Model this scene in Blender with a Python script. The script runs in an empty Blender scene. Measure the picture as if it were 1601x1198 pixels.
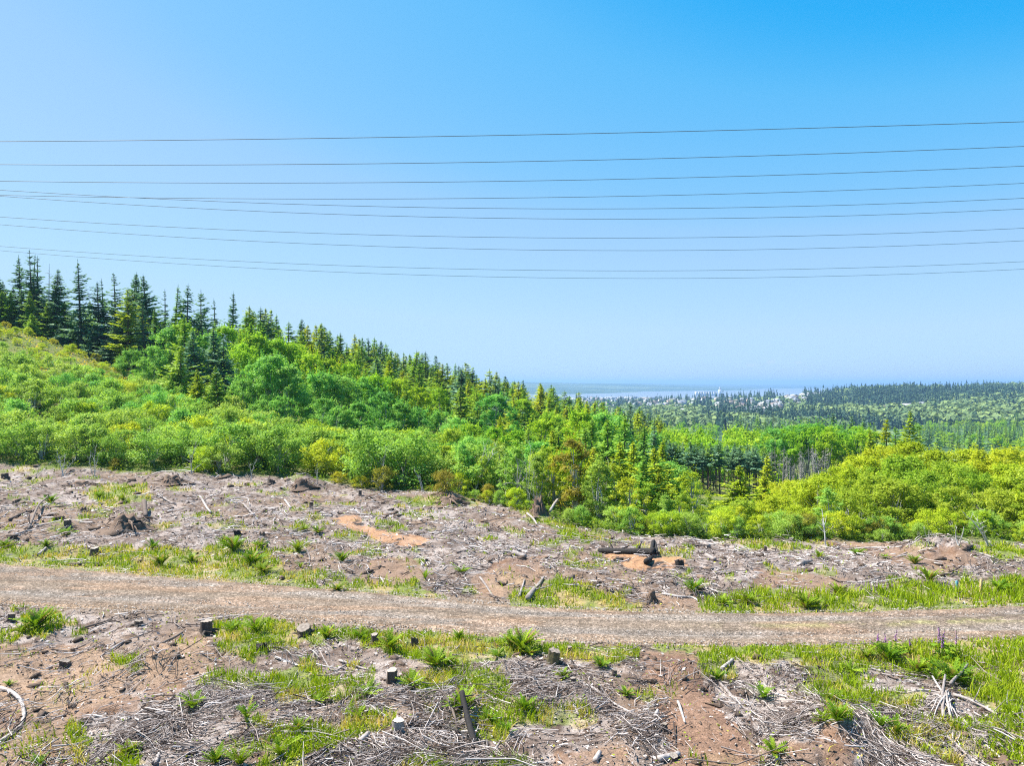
import bpy, math
import numpy as np
from mathutils import Vector

R = np.random.default_rng(11)
PI = math.pi
HAZE, HAZEC, SKYK, EXPO = 1.1e-4, (.345, .585, .93, 1), .10, 1.25
F, CX, CY, CAMZ = 1110.0, 800.5, 599.0, 9.0
SC = bpy.context.scene
COL = SC.collection

# ------------------------------------------------------------------ noise
def _hash(i, j, s):
    n = (i.astype(np.int64) * 374761393 + j.astype(np.int64) * 668265263 + s * 2147483647) & 0xffffffff
    n = ((n ^ (n >> 13)) * 1274126177) & 0xffffffff
    n = n ^ (n >> 16)
    return (n & 0xffffff) / float(0xffffff)

def vnoise(x, y, s=0):
    x = np.asarray(x, float); y = np.asarray(y, float)
    i = np.floor(x); j = np.floor(y); fx = x - i; fy = y - j
    fx = fx * fx * (3 - 2 * fx); fy = fy * fy * (3 - 2 * fy)
    a = _hash(i, j, s); b = _hash(i + 1, j, s); c = _hash(i, j + 1, s); d = _hash(i + 1, j + 1, s)
    return (a * (1 - fx) + b * fx) * (1 - fy) + (c * (1 - fx) + d * fx) * fy

def fbm(x, y, s=0, o=4):
    t = 0; a = .5; n = 0
    for k in range(o):
        t = t + a * vnoise(x * 2 ** k + 17.3 * k, y * 2 ** k - 9.1 * k, s + k); n += a; a *= .5
    return t / n - .5          # about -0.5 .. 0.5

def sstep(a, b, x):
    t = np.clip((np.asarray(x, float) - a) / (b - a), 0, 1)
    return t * t * (3 - 2 * t)

# ------------------------------------------------------------------ land form
COLS = np.array([-600, 0, 200, 400, 600, 800, 1000, 1200, 1400, 1600, 2200.])
TAB = [
 (8,    [0,0,0,0,0,0,0,0,0,0,0]),
 (24,   [0,0,0,0,0,0,0,0,0,0,0]),
 (35,   [.5,.2,.2,.2,.1,0,0,0,0,0,0]),
 (45,   [2,.9,.7,.6,.3,0,-.5,-.6,-.6,-.5,-.5]),
 (58,   [3.5,1.3,1.2,1.0,.35,-.3,-2,-2.6,-1.4,-1,-1]),
 (75,   [8,4.2,3,1.6,.6,-1.7,-4.5,-5.5,-3,-2.5,-2]),
 (100,  [16,11.5,7,3.5,1,-3,-7.5,-9,-7,-6,-5]),
 (130,  [30,20.5,11,6.5,2,-4,-10.5,-12,-12,-11,-9]),
 (170,  [34,23,14,11,4,-4,-13,-15.5,-17,-17,-15]),
 (230,  [34,23,16,12,6,-3,-15,-20,-22,-22,-20]),
 (300,  [30,18,13,7,0,-12,-22,-24,-27,-28,-26]),
 (450,  [10,5,0,-8,-14,-25,-33,-34,-36,-37,-35]),
 (700,  [-10,-14,-18,-24,-32,-38,-43,-46,-48,-47,-44]),
 (1000, [-40,-45,-48,-50,-52,-55,-57,-58,-56,-50,-46]),
 (1400, [-50,-52,-54,-55,-56,-57,-58,-54,-42,-36,-34]),
 (1800, [-55,-56,-57,-58,-60,-60,-60,-43,-24,-16,-12]),
 (2200, [-58,-60,-60,-60,-62,-63,-63,-36,-8,0,6]),
 (2700, [-60,-62,-64,-64,-66,-66,-66,-38,-10,-2,8]),
 (3300, [-66,-66,-68,-68,-70,-70,-70,-66,-40,-20,-4]),
 (4300, [-78]*8+[-76,-60,-40]),
 (4700, [-92]*8+[-90,-84,-70]),
 (5400, [-75]*4+[-80,-84]+[-92]*5),
 (6200, [-30]*4+[-40,-55,-92]+[-92]*4),
 (7600, [20]*4+[12,4,-84]+[-92]*4),
 (10000,[36]*4+[32,27,-6]+[-92,-92,-92,-92]),
 (13000,[36]*4+[32,27,-6,-76,-80,-80,-80]),
 (16000,[30]*4+[28,22,-6,-44,-60,-60,-60]),
 (24000,[20]*6+[-20,-44,-60,-60,-60]),
]
_rows = np.log(np.array([r[0] for r in TAB], float))
_tab = np.array([r[1] for r in TAB], float)
GU = np.arange(-600, 2201, 10.0)
GL = np.linspace(_rows[0], _rows[-1], 420)
_t1 = np.stack([np.interp(GL, _rows, _tab[:, k]) for k in range(len(COLS))], 1)
_fine = np.stack([np.interp(GU, COLS, _t1[i]) for i in range(len(GL))], 0)
def _blur(a, r, ax):
    k = np.ones(2 * r + 1) / (2 * r + 1)
    for _ in range(2):
        p = [(0, 0), (0, 0)]; p[ax] = (r, r)
        b = np.pad(a, p, mode='edge')
        a = np.apply_along_axis(lambda m: np.convolve(m, k, 'valid'), ax, b)
    return a
_fine = _blur(_blur(_fine, 2, 0), 5, 1)

def interp2(px, ly):
    u = np.clip((px - GU[0]) / 10.0, 0, len(GU) - 1.001); v = np.clip((ly - GL[0]) / (GL[1] - GL[0]), 0, len(GL) - 1.001)
    i = u.astype(int); j = v.astype(int); a = u - i; b = v - j
    return (_fine[j, i] * (1 - a) + _fine[j, i + 1] * a) * (1 - b) + (_fine[j + 1, i] * (1 - a) + _fine[j + 1, i + 1] * a) * b

# road edges in metres (x -> y)
RFX = np.array([-120, -24.9, -11.2, -5.4, 1.3, 9.9, 20.5, 60, 140.]); RFY = np.array([50, 34.6, 31.3, 30.2, 28.3, 27.6, 28.6, 36, 60.])
RNX = np.array([-120, -20.5, -9.8, -4.7, 1.1, 8.8, 17.9, 60, 140.]); RNY = np.array([45.5, 28.5, 27.2, 26.1, 24.6, 24.2, 24.9, 32, 56.])
def road_edges(x):
    w = [(-2.5, .25), (0, .5), (2.5, .25)]
    f = sum(k * np.interp(x + d, RFX, RFY) for d, k in w); n = sum(k * np.interp(x + d, RNX, RNY) for d, k in w)
    return n, f
def road_dist(x, y):                 # <0 inside the road
    n, f = road_edges(x)
    return np.abs(y - (n + f) / 2) - (f - n) / 2

MOUNDS = []   # (x, y, radius, height)
def height(x, y):
    x = np.asarray(x, float); y = np.asarray(y, float)
    yy = np.maximum(y, 10.0)
    px = CX + F * x / yy
    z = interp2(px, np.log(yy))
    near = sstep(90, 55, yy)
    if yy.min() < 90:
        d = np.maximum(road_dist(x, y), 0)
        off = sstep(0.0, 2.5, d)
        z = z + off * near * (.55 * fbm(x / 7, y / 7, 3, 3) + .44 * fbm(x / 1.7, y / 1.7, 8, 3) + .16 * fbm(x / .5, y / .5, 9, 2))
    if yy.max() > 55:
        z = z + (1 - near) * np.clip(yy / 130, 0, 12) * fbm(x / (yy * .12 + 4), y / (yy * .12 + 4), 21, 3) * sstep(4400, 3000, yy)
    z = z + sstep(1100, 1700, yy) * sstep(3600, 2800, yy) * sstep(1180, 1320, px) * 34 * fbm(x / 360, y / 480, 51, 3)
    if yy.max() < 6000 and yy.min() > 90: return z
    z = z + sstep(6000, 9000, yy) * 16 * fbm(x / 2600, y / 1500, 5, 4)
    if yy.min() > 90: return z
    for mx, my, r, h in MOUNDS:
        q = ((x - mx) ** 2 + (y - my) ** 2) / (r * r)
        z = z + h * np.exp(-q) * (1 + .5 * fbm(x / .5, y / .5, 31, 2))
    return z

_YS = np.exp(np.linspace(math.log(11), math.log(20000), 900))
_YF = np.exp(np.linspace(math.log(200), math.log(5600), 330))
def hit(px, py, far=False):           # ground point seen at a spot of the photograph, used to measure positions
    _Y = _YF if far else _YS
    k = (px - CX) / F; x = k * _Y; ray = CAMZ - (py - CY) / F * _Y
    g = height(x, _Y); i = max(1, int(np.argmax(g >= ray)))
    a, b = ray[i - 1] - g[i - 1], ray[i] - g[i]; t = a / (a - b) if a != b else 0
    y = float(_Y[i - 1] + (_Y[i] - _Y[i - 1]) * t)
    return float(k * y), y, float(height(np.array([k * y]), np.array([y]))[0])
for px, py, r, h in [(471, 757, 1.6, .7), (702, 782, 1.5, .55), (199, 818, 1.1, .5), (1475, 868, 2.2, .8), (255, 752, 2.0, .6), (120, 750, 1.5, .35),
                     (1250, 1190, .7, .45), (1315, 1150, .9, .5), (1322, 1192, .5, .3), (275, 1035, 1.3, .5), (845, 810, 1.2, .4), (960, 1185, .8, .2)]:
    a, b, _ = hit(px, py); MOUNDS.append((a, b, r, h))
def gz(x, y): return float(height(np.array([x]), np.array([y]))[0])
def at(px, Y):
    x = (px - CX) / F * Y
    return x, Y, gz(x, Y)
def project(x, y, z):
    yy = np.maximum(y, 1.0)
    return CX + F * x / yy, CY - F * (z - CAMZ) / yy

def inpoly(px, py, poly):
    poly = np.array(poly, float); r = np.zeros(px.shape, bool); j = len(poly) - 1
    for i in range(len(poly)):
        xi, yi = poly[i]; xj, yj = poly[j]
        c = ((yi > py) != (yj > py)) & (px < (xj - xi) * (py - yi) / (yj - yi + 1e-9) + xi)
        r ^= c; j = i
    return r
EDGE_X = np.array([-700, 0, 200, 330, 420, 500, 600, 700, 800, 880, 950, 1050, 1200, 1350, 1480, 1600, 2300.])
EDGE_Y = np.array([62, 61, 60, 60, 60.5, 60, 58, 56, 52, 47, 44.2, 43, 42.3, 41.5, 42, 41, 41.])
def edge_depth(px): return np.interp(px, EDGE_X, EDGE_Y)

# ------------------------------------------------------------------ ground zones, as soft masks
def blob(px, py, polys, s, warp=13):
    wx = px + warp * 2 * fbm(px / 22, py / 9, s, 3); wy = py + warp * 1.1 * fbm(px / 24, py / 10, s + 7, 3)
    m = np.zeros(px.shape, bool)
    for p in polys: m |= inpoly(wx, wy, p)
    return m.astype(float)
SOIL = [[(735,905),(790,872),(852,868),(850,915),(745,945)], [(560,905),(580,880),(640,868),(665,900),(620,915)],
        [(205,1068),(245,1008),(335,996),(330,1050),(290,1075),(245,1100)], [(-400,1000),(60,1012),(140,1010),(200,1050),(190,1100),(100,1140),(120,1198),(60,1260),(-400,1260)],
        [(1012,934),(1092,930),(1095,957),(1010,957)], [(1000,1020),(1092,1020),(1108,1080),(1135,1120),(1195,1205),(1210,1260),(1030,1260),(1045,1150),(1010,1060)],
        [(1225,1205),(1235,1165),(1270,1160),(1290,1130),(1340,1135),(1345,1170),(1330,1205)], [(1180,815),(1455,858),(1500,850),(1530,880),(1480,900),(1430,890)],
        [(870,1180),(980,1165),(1010,1230),(840,1230)], [(1180,890),(1330,905),(1300,925),(1180,915)], [(150,1080),(230,1090),(210,1120),(150,1110)]]
BURN = [[(520,811),(557,807),(580,824),(612,834),(655,840),(668,845),(652,856),(615,852),(584,842),(547,827)],
        [(945,864),(1010,868),(1076,874),(1078,891),(1030,893),(985,889),(955,880)]]
CHAR = [[(540,812),(560,812),(570,822),(552,824)], [(1005,880),(1040,878),(1044,890),(1010,891)], [(955,872),(985,872),(985,880),(960,880)], [(1050,880),(1078,878),(1080,892),(1055,892)]]
GREEN = [[(-500,850),(150,855),(300,860),(400,850),(470,905),(560,925),(690,932),(690,945),(400,925),(0,895),(-500,880)],
         [(520,905),(640,905),(690,930),(560,930)], [(790,925),(830,905),(880,905),(940,930),(1000,940),(1000,962),(800,955)],
         [(1092,940),(1180,925),(1330,925),(1450,915),(1601,905),(2200,880),(2200,960),(1601,957),(1200,968),(1095,965)],
         [(120,768),(170,755),(230,758),(235,780),(170,795)], [(330,975),(420,965),(470,985),(640,990),(760,990),(860,1010),(1000,1012),(1000,1040),(900,1035),(840,1020),(760,1040),(690,1050),(640,1030),(560,1005),(430,1005),(400,1040),(350,1020)],
         [(1020,1008),(1400,1005),(1480,1030),(1500,1060),(1420,1060),(1300,1030),(1180,1040),(1030,1022)],
         [(1390,1000),(1601,995),(2300,990),(2300,1160),(1601,1135),(1540,1110),(1500,1075),(1440,1040)],
         [(30,960),(90,955),(95,985),(40,1000)], [(640,1060),(700,1040),(720,1075),(660,1090)], [(700,1050),(790,1050),(800,1095),(720,1090)],
         [(1400,1125),(1601,1125),(1640,1160),(1540,1150)], [(1340,1085),(1440,1080),(1440,1110),(1360,1110)], [(780,775),(830,790),(905,835),(960,842),(960,850),(900,848)], [(600,775),(700,775),(760,790),(640,790)],
         [(1500,850),(1601,860),(1700,880),(1560,880)], [(1150,845),(1300,855),(1180,862)], [(1280,1070),(1340,1060),(1340,1130),(1290,1130)], [(480,1030),(520,1080),(430,1110),(420,1060)]]
def masks(x, y, z):
    px, py = project(x, y, z)
    soil = blob(px, py, SOIL, 40); burn = blob(px, py, BURN, 50, 11); char = blob(px, py, CHAR, 60, 6); green = blob(px, py, GREEN, 70, 16)
    ok = (y > 8).astype(float)
    green = np.maximum(green, ((fbm(x / 1.6, y / 1.6, 91, 3) > np.where(y < 24, .10, .16))).astype(float) * .75)     # scattered weeds
    green = np.where(soil > 0, green * .12, green)
    rd = road_dist(x, y)
    e = edge_depth(px)
    wild = sstep(-.6, .8, y - e + 2.4 * fbm(x / 2.2, y / 2.2, 77, 3))
    return soil * ok, burn * ok, char * ok, green * ok, rd, wild

def lerp(a, b, t): return a + (np.asarray(b) - a) * t[..., None]

def ground_colour(x, y, z):
    n1 = fbm(x / 1.1, y / 1.1, 101, 4) + .5; n2 = fbm(x / .28, y / .28, 111, 2) + .5; n3 = fbm(x / 4.5, y / 4.5, 121, 3) + .5
    c = np.zeros(x.shape + (3,)) + np.array([.180, .138, .114])
    c = lerp(c, [.295, .246, .218], sstep(.43, .60, n1))
    c = lerp(c, [.095, .062, .045], sstep(.54, .72, n2) * .9)
    c = lerp(c, [.19, .125, .08], sstep(.52, .68, n3) * .6)
    soil, burn, char, green, rd, wild = masks(x, y, z)
    sc = lerp(np.zeros(c.shape) + np.array([.225, .146, .098]), [.165, .095, .058], sstep(.45, .65, n1))
    sc = lerp(sc, [.275, .183, .120], sstep(.55, .7, n3))
    c = lerp(c, sc, soil * (.62 + .35 * n2))
    trk = blob(*project(x, y, z), [SOIL[5]], 40) * (y > 8)
    c = lerp(c, lerp(np.zeros(c.shape) + np.array([.205, .122, .082]), [.145, .085, .058], sstep(.45, .65, n1)), trk * (.7 + .3 * n2))
    verge = sstep(1.3, .1, rd + 1.2 * (n1 - .5)) * .75
    c = lerp(c, [.20, .148, .105], verge)
    g = lerp(np.zeros(c.shape) + np.array([.14, .185, .03]), [.30, .235, .09], sstep(.5, .66, n1))
    c = lerp(c, g, green * (.55 + .35 * n2))
    c = lerp(c, [.38, .205, .105], burn * (.55 + .4 * n2))
    c = lerp(c, [.045, .038, .035], char * sstep(.35, .55, n2))
    w = lerp(np.zeros(c.shape) + np.array([.10, .14, .03]), [.17, .165, .06], sstep(.4, .65, n1))
    c = lerp(c, w, wild)
    # beyond the hill: valley woods floor, lawns of the town, far shore
    far = sstep(240, 420, y)
    nf = fbm(x / 90, y / 140, 131, 4) + .5
    fc = lerp(np.zeros(c.shape) + np.array([.05, .10, .035]), [.20, .26, .08], sstep(.48, .62, nf))
    shore = sstep(2800, 3600, y) * sstep(5200, 4800, y)
    fc = lerp(fc, [.16, .17, .15], shore * .8)
    hill = sstep(5000, 5800, y)
    nh = fbm(x / 520, y / 420, 141, 5) + .5
    fc = lerp(fc, np.array([.045, .085, .04]), hill)
    fc = lerp(fc, [.10, .14, .06], hill * sstep(.5, .62, nh))
    c = lerp(c, fc, far)
    return c

# ------------------------------------------------------------------ mesh helpers
def mesh_from(name, verts, quads=None, tris=None, mats=(), qmat=None, tmat=None, attrs=None, smooth=False):
    me = bpy.data.meshes.new(name)
    verts = np.asarray(verts, np.float32)
    q = np.zeros((0, 4), np.int32) if quads is None else np.asarray(quads, np.int32).reshape(-1, 4)
    t = np.zeros((0, 3), np.int32) if tris is None else np.asarray(tris, np.int32).reshape(-1, 3)
    me.vertices.add(len(verts)); me.vertices.foreach_set('co', verts.ravel())
    loops = np.concatenate([q.ravel(), t.ravel()]).astype(np.int32)
    me.loops.add(len(loops)); me.loops.foreach_set('vertex_index', loops)
    tot = np.concatenate([np.full(len(q), 4), np.full(len(t), 3)]).astype(np.int32)
    st = np.concatenate([[0], np.cumsum(tot)[:-1]]).astype(np.int32) if len(tot) else tot
    me.polygons.add(len(tot)); me.polygons.foreach_set('loop_start', st)
    if qmat is not None or tmat is not None:
        a = np.zeros(len(q), np.int32) if qmat is None else np.asarray(qmat, np.int32)
        b = np.zeros(len(t), np.int32) if tmat is None else np.asarray(tmat, np.int32)
        me.polygons.foreach_set('material_index', np.concatenate([a, b]))
    if smooth: me.polygons.foreach_set('use_smooth', np.ones(len(tot), bool))
    me.update(calc_edges=True)
    for k, v in (attrs or {}).items():
        v = np.asarray(v, np.float32)
        if v.ndim == 1:
            me.attributes.new(k, 'FLOAT', 'POINT').data.foreach_set('value', v)
        else:
            v4 = np.ones((len(v), 4), np.float32); v4[:, :3] = v
            me.attributes.new(k, 'FLOAT_COLOR', 'POINT').data.foreach_set('color', v4.ravel())
    for m in mats: me.materials.append(m)
    return me

def link(name, data, parent=None, loc=(0, 0, 0), rot=(0, 0, 0), scale=(1, 1, 1)):
    o = bpy.data.objects.new(name, data); COL.objects.link(o)
    o.location = loc; o.rotation_euler = rot; o.scale = scale
    if parent: o.parent = parent
    return o
def tag(o, label=None, cat=None, group=None, kind=None):
    if label: o['label'] = label
    if cat: o['category'] = cat
    if group: o['group'] = group
    if kind: o['kind'] = kind
    return o

class MB:
    def __init__(s): s.v = []; s.q = []; s.t = []; s.qm = []; s.tm = []; s.tint = []; s.n = 0
    def add(s, v, q=None, t=None, tint=0.5, m=0):
        v = np.asarray(v, float).reshape(-1, 3); s.v.append(v)
        s.tint.append(np.broadcast_to(np.asarray(tint, float), (len(v),)))
        if q is not None and len(q): s.q.append(np.asarray(q, int) + s.n); s.qm.append(np.full(len(q), m))
        if t is not None and len(t): s.t.append(np.asarray(t, int) + s.n); s.tm.append(np.full(len(t), m))
        s.n += len(v)
    def tube(s, pts, rad, sides=5, tint=.5, m=0, caps=False, rough=0):
        pts = np.asarray(pts, float); n = len(pts); rad = np.broadcast_to(np.asarray(rad, float), (n,))
        d = np.gradient(pts, axis=0); d /= np.linalg.norm(d, axis=1)[:, None] + 1e-9
        up = np.where(np.abs(d[:, 2:3]) > .9, np.array([[1., 0, 0]]), np.array([[0, 0, 1.]]))
        a = np.cross(d, up); a /= np.linalg.norm(a, axis=1)[:, None] + 1e-9; b = np.cross(d, a)
        th = np.arange(sides) * 2 * PI / sides
        rr = rad[:, None] * (1 + rough * (R.random((n, sides)) - .5) * 2)
        v = pts[:, None] + rr[..., None] * (np.cos(th)[None, :, None] * a[:, None] + np.sin(th)[None, :, None] * b[:, None])
        i = np.arange(n - 1)[:, None] * sides; k = np.arange(sides)[None]; k2 = (k + 1) % sides
        q = np.stack([i + k, i + k2, i + sides + k2, i + sides + k], -1).reshape(-1, 4)
        tr = None; vv = v.reshape(-1, 3)
        if caps:
            vv = np.concatenate([vv, pts[:1], pts[-1:]]); c0 = n * sides; kk = np.arange(sides); kn = (kk + 1) % sides
            tr = np.concatenate([np.stack([kn, kk, np.full(sides, c0)], 1), np.stack([(n - 1) * sides + kk, (n - 1) * sides + kn, np.full(sides, c0 + 1)], 1)])
        s.add(vv, q, tr, tint, m)
    def box(s, lo, hi, tint=.5, m=0):
        x0, y0, z0 = lo; x1, y1, z1 = hi
        v = [(x0,y0,z0),(x1,y0,z0),(x1,y1,z0),(x0,y1,z0),(x0,y0,z1),(x1,y0,z1),(x1,y1,z1),(x0,y1,z1)]
        s.add(v, [(0,3,2,1),(4,5,6,7),(0,1,5,4),(1,2,6,5),(2,3,7,6),(3,0,4,7)], None, tint, m)
    def leaves(s, P, N, size, tint, asp=.62, m=0):
        P = np.asarray(P, float); n = len(P)
        N = N / (np.linalg.norm(N, axis=1)[:, None] + 1e-9)
        r = R.normal(size=(n, 3)); a = np.cross(N, r); a /= np.linalg.norm(a, axis=1)[:, None] + 1e-9; b = np.cross(N, a)
        s.blades(P, a, b, size, asp, tint, m)
    def blades(s, P, a, b, size, asp, tint, m=0):
        n = len(P); L = (np.broadcast_to(np.asarray(size, float), (n,)) * .5)[:, None]; W = L * asp
        v = np.stack([P - a * L, P + b * W - a * L * .1, P + a * L, P - b * W - a * L * .1], 1).reshape(-1, 3)
        s.add(v, np.arange(4 * n).reshape(n, 4), None, np.repeat(np.broadcast_to(tint, (n,)), 4), m)
    def mesh(s, name, mats, smooth=False):
        return mesh_from(name, np.concatenate(s.v), np.concatenate(s.q) if s.q else None, np.concatenate(s.t) if s.t else None, mats,
                         np.concatenate(s.qm) if s.q else None, np.concatenate(s.tm) if s.t else None, {'tint': np.concatenate(s.tint)}, smooth)

# ------------------------------------------------------------------ materials
def new_mat(name):
    m = bpy.data.materials.new(name); m.use_nodes = True; m.node_tree.nodes.clear()
    return m, m.node_tree.nodes, m.node_tree.links
def ramp(nd, stops):
    r = nd.new('ShaderNodeValToRGB'); e = r.color_ramp.elements
    while len(e) < len(stops): e.new(.5)
    for k, (p, c) in enumerate(stops): e[k].position = p; e[k].color = (*c, 1)
    return r
def leaf_mat(name, dark, mid, light, trans=.45, objvar=.30, accent=None, gloss=.0):
    m, nd, lk = new_mat(name)
    at_ = nd.new('ShaderNodeAttribute'); at_.attribute_name = 'tint'
    oi = nd.new('ShaderNodeObjectInfo')
    mx = nd.new('ShaderNodeMath'); mx.operation = 'MULTIPLY_ADD'; mx.inputs[1].default_value = objvar; mx.inputs[2].default_value = -objvar * .5
    lk.new(oi.outputs['Random'], mx.inputs[0])
    ad = nd.new('ShaderNodeMath'); ad.operation = 'ADD'; ad.use_clamp = True
    lk.new(at_.outputs['Fac'], ad.inputs[0]); lk.new(mx.outputs[0], ad.inputs[1])
    st = [(0, dark), (.5, mid), (.93, light)]
    if accent: st.append((1.0, accent))
    rp = ramp(nd, st); lk.new(ad.outputs[0], rp.inputs[0])
    # each plant leans a little to yellow or to blue-green
    w = nd.new('ShaderNodeTexWhiteNoise'); w.noise_dimensions = '1D'; lk.new(oi.outputs['Random'], w.inputs['W'])
    hs = nd.new('ShaderNodeHueSaturation'); mr = nd.new('ShaderNodeMapRange'); mr.inputs[3].default_value = .486; mr.inputs[4].default_value = .514
    lk.new(w.outputs['Value'], mr.inputs[0]); lk.new(mr.outputs[0], hs.inputs['Hue']); lk.new(rp.outputs[0], hs.inputs['Color'])
    d = nd.new('ShaderNodeBsdfPrincipled'); d.inputs['Roughness'].default_value = .6; d.inputs['Specular IOR Level'].default_value = .12
    t = nd.new('ShaderNodeBsdfTranslucent'); mix = nd.new('ShaderNodeMixShader'); mix.inputs[0].default_value = trans
    tm = nd.new('ShaderNodeMix'); tm.data_type = 'RGBA'; tm.blend_type = 'MULTIPLY'; tm.inputs[0].default_value = 1; tm.inputs[7].default_value = (1.25, 1.2, .55, 1)   # light through a leaf comes out yellower
    lk.new(hs.outputs[0], tm.inputs[6]); lk.new(hs.outputs[0], d.inputs['Base Color']); lk.new(tm.outputs[2], t.inputs['Color'])
    lk.new(d.outputs[0], mix.inputs[1]); lk.new(t.outputs[0], mix.inputs[2])
    o = nd.new('ShaderNodeOutputMaterial'); lk.new(mix.outputs[0], o.inputs[0])
    return m
def tint_mat(name, stops, rough=.85, noise=0, bump=0, scale=20, stretch=(1, 1, 1), objvar=0):
    m, nd, lk = new_mat(name)
    at_ = nd.new('ShaderNodeAttribute'); at_.attribute_name = 'tint'
    fac = at_.outputs['Fac']
    tc = nd.new('ShaderNodeTexCoord'); mp = nd.new('ShaderNodeMapping'); mp.inputs['Scale'].default_value = stretch
    lk.new(tc.outputs['Object'], mp.inputs[0])
    nz = nd.new('ShaderNodeTexNoise'); nz.inputs['Scale'].default_value = scale; nz.inputs['Detail'].default_value = 4
    lk.new(mp.outputs[0], nz.inputs['Vector'])
    if noise:
        a = nd.new('ShaderNodeMath'); a.operation = 'MULTIPLY_ADD'; a.inputs[1].default_value = noise; a.inputs[2].default_value = -noise * .5
        lk.new(nz.outputs['Fac'], a.inputs[0]); b = nd.new('ShaderNodeMath'); b.use_clamp = True; lk.new(a.outputs[0], b.inputs[0]); lk.new(fac, b.inputs[1]); fac = b.outputs[0]
    if objvar:
        oi = nd.new('ShaderNodeObjectInfo'); a = nd.new('ShaderNodeMath'); a.operation = 'MULTIPLY_ADD'; a.inputs[1].default_value = objvar; a.inputs[2].default_value = -objvar * .5
        lk.new(oi.outputs['Random'], a.inputs[0]); b = nd.new('ShaderNodeMath'); b.use_clamp = True; lk.new(a.outputs[0], b.inputs[0]); lk.new(fac, b.inputs[1]); fac = b.outputs[0]
    rp = ramp(nd, stops); lk.new(fac, rp.inputs[0])
    d = nd.new('ShaderNodeBsdfPrincipled'); d.inputs['Roughness'].default_value = rough; d.inputs['Specular IOR Level'].default_value = .25
    lk.new(rp.outputs[0], d.inputs['Base Color'])
    if bump:
        bp = nd.new('ShaderNodeBump'); bp.inputs['Strength'].default_value = bump; bp.inputs['Distance'].default_value = .03
        lk.new(nz.outputs['Fac'], bp.inputs['Height']); lk.new(bp.outputs[0], d.inputs['Normal'])
    o = nd.new('ShaderNodeOutputMaterial'); lk.new(d.outputs[0], o.inputs[0])
    return m
def ground_mat(name, fine=28, coarse=7, pebble=0, contrast=.55):
    m, nd, lk = new_mat(name)
    at_ = nd.new('ShaderNodeAttribute'); at_.attribute_name = 'gcol'
    tc = nd.new('ShaderNodeTexCoord')
    n1 = nd.new('ShaderNodeTexNoise'); n1.inputs['Scale'].default_value = fine; n1.inputs['Detail'].default_value = 3; n1.inputs['Roughness'].default_value = .65
    n2 = nd.new('ShaderNodeTexNoise'); n2.inputs['Scale'].default_value = coarse; n2.inputs['Detail'].default_value = 4
    lk.new(tc.outputs['Object'], n1.inputs['Vector']); lk.new(tc.outputs['Object'], n2.inputs['Vector'])
    r1 = ramp(nd, [(.28, (1 - contrast,) * 3), (.5, (1, 1, 1)), (.74, (1 + contrast,) * 3)]); lk.new(n1.outputs['Fac'], r1.inputs[0])
    r2 = ramp(nd, [(.3, (.72, .70, .68)), (.52, (1, 1, 1)), (.72, (1.2, 1.2, 1.22))]); lk.new(n2.outputs['Fac'], r2.inputs[0])
    def mul(a, b):
        x = nd.new('ShaderNodeMix'); x.data_type = 'RGBA'; x.blend_type = 'MULTIPLY'; x.inputs[0].default_value = 1; lk.new(a, x.inputs[6]); lk.new(b, x.inputs[7]); return x.outputs[2]
    c = mul(mul(at_.outputs['Color'], r1.outputs[0]), r2.outputs[0])
    hgt = n1.outputs['Fac']
    if pebble:
        v = nd.new('ShaderNodeTexVoronoi'); v.inputs['Scale'].default_value = pebble; lk.new(tc.outputs['Object'], v.inputs['Vector'])
        sep = nd.new('ShaderNodeSeparateColor'); lk.new(v.outputs['Color'], sep.inputs[0])
        r3 = ramp(nd, [(0, (.45, .44, .43)), (.4, (.90, .90, .90)), (.78, (1.12, 1.12, 1.14)), (1, (1.9, 1.9, 1.95))]); lk.new(sep.outputs[0], r3.inputs[0])
        c = mul(c, r3.outputs[0]); hgt = v.outputs['Distance']
    d = nd.new('ShaderNodeBsdfPrincipled'); d.inputs['Roughness'].default_value = .95; d.inputs['Specular IOR Level'].default_value = .15
    lk.new(c, d.inputs['Base Color'])
    bp = nd.new('ShaderNodeBump'); bp.inputs['Strength'].default_value = .55; bp.inputs['Distance'].default_value = .05
    lk.new(hgt, bp.inputs['Height']); lk.new(bp.outputs[0], d.inputs['Normal'])
    o = nd.new('ShaderNodeOutputMaterial'); lk.new(d.outputs[0], o.inputs[0])
    return m

M_ground = ground_mat('ground_soil_litter')
M_road = ground_mat('road_gravel', fine=9, coarse=1.2, pebble=17, contrast=.25)
M_shrub = leaf_mat('shrub_leaf', (0.133, 0.245, 0.034), (0.300, 0.468, 0.072), (0.495, 0.627, 0.165), accent=(.48, .47, .08), trans=.48)
M_shrub_y = leaf_mat('shrub_leaf_yellow', (0.210, 0.280, 0.014), (0.420, 0.528, 0.026), (0.572, 0.638, 0.066), accent=(.54, .45, .06), trans=.48)
M_shrub_gold = leaf_mat('shrub_leaf_gold', (.26, .25, .015), (.45, .44, .022), (.57, .54, .06), accent=(.58, .40, .08))
M_shrub_rust = leaf_mat('shrub_leaf_rust', (.16, .16, .025), (.31, .29, .04), (.46, .41, .07))
M_bush = leaf_mat('bush_leaf', (0.16, 0.265, 0.02), (0.345, 0.47, 0.042), (0.53, 0.61, 0.11), accent=(.54, .52, .07), trans=.52)
M_bush_y = leaf_mat('bush_leaf_yellow', (0.19, 0.275, 0.014), (0.4, 0.485, 0.028), (0.57, 0.61, 0.065), accent=(.60, .48, .06), trans=.52)
M_alder = leaf_mat('alder_leaf', (0.065, 0.203, 0.046), (0.198, 0.456, 0.084), (0.407, 0.638, 0.154))
M_alder_l = leaf_mat('alder_leaf_light', (0.13, 0.285, 0.014), (0.285, 0.475, 0.024), (0.47, 0.6, 0.065), trans=.5)
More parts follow.
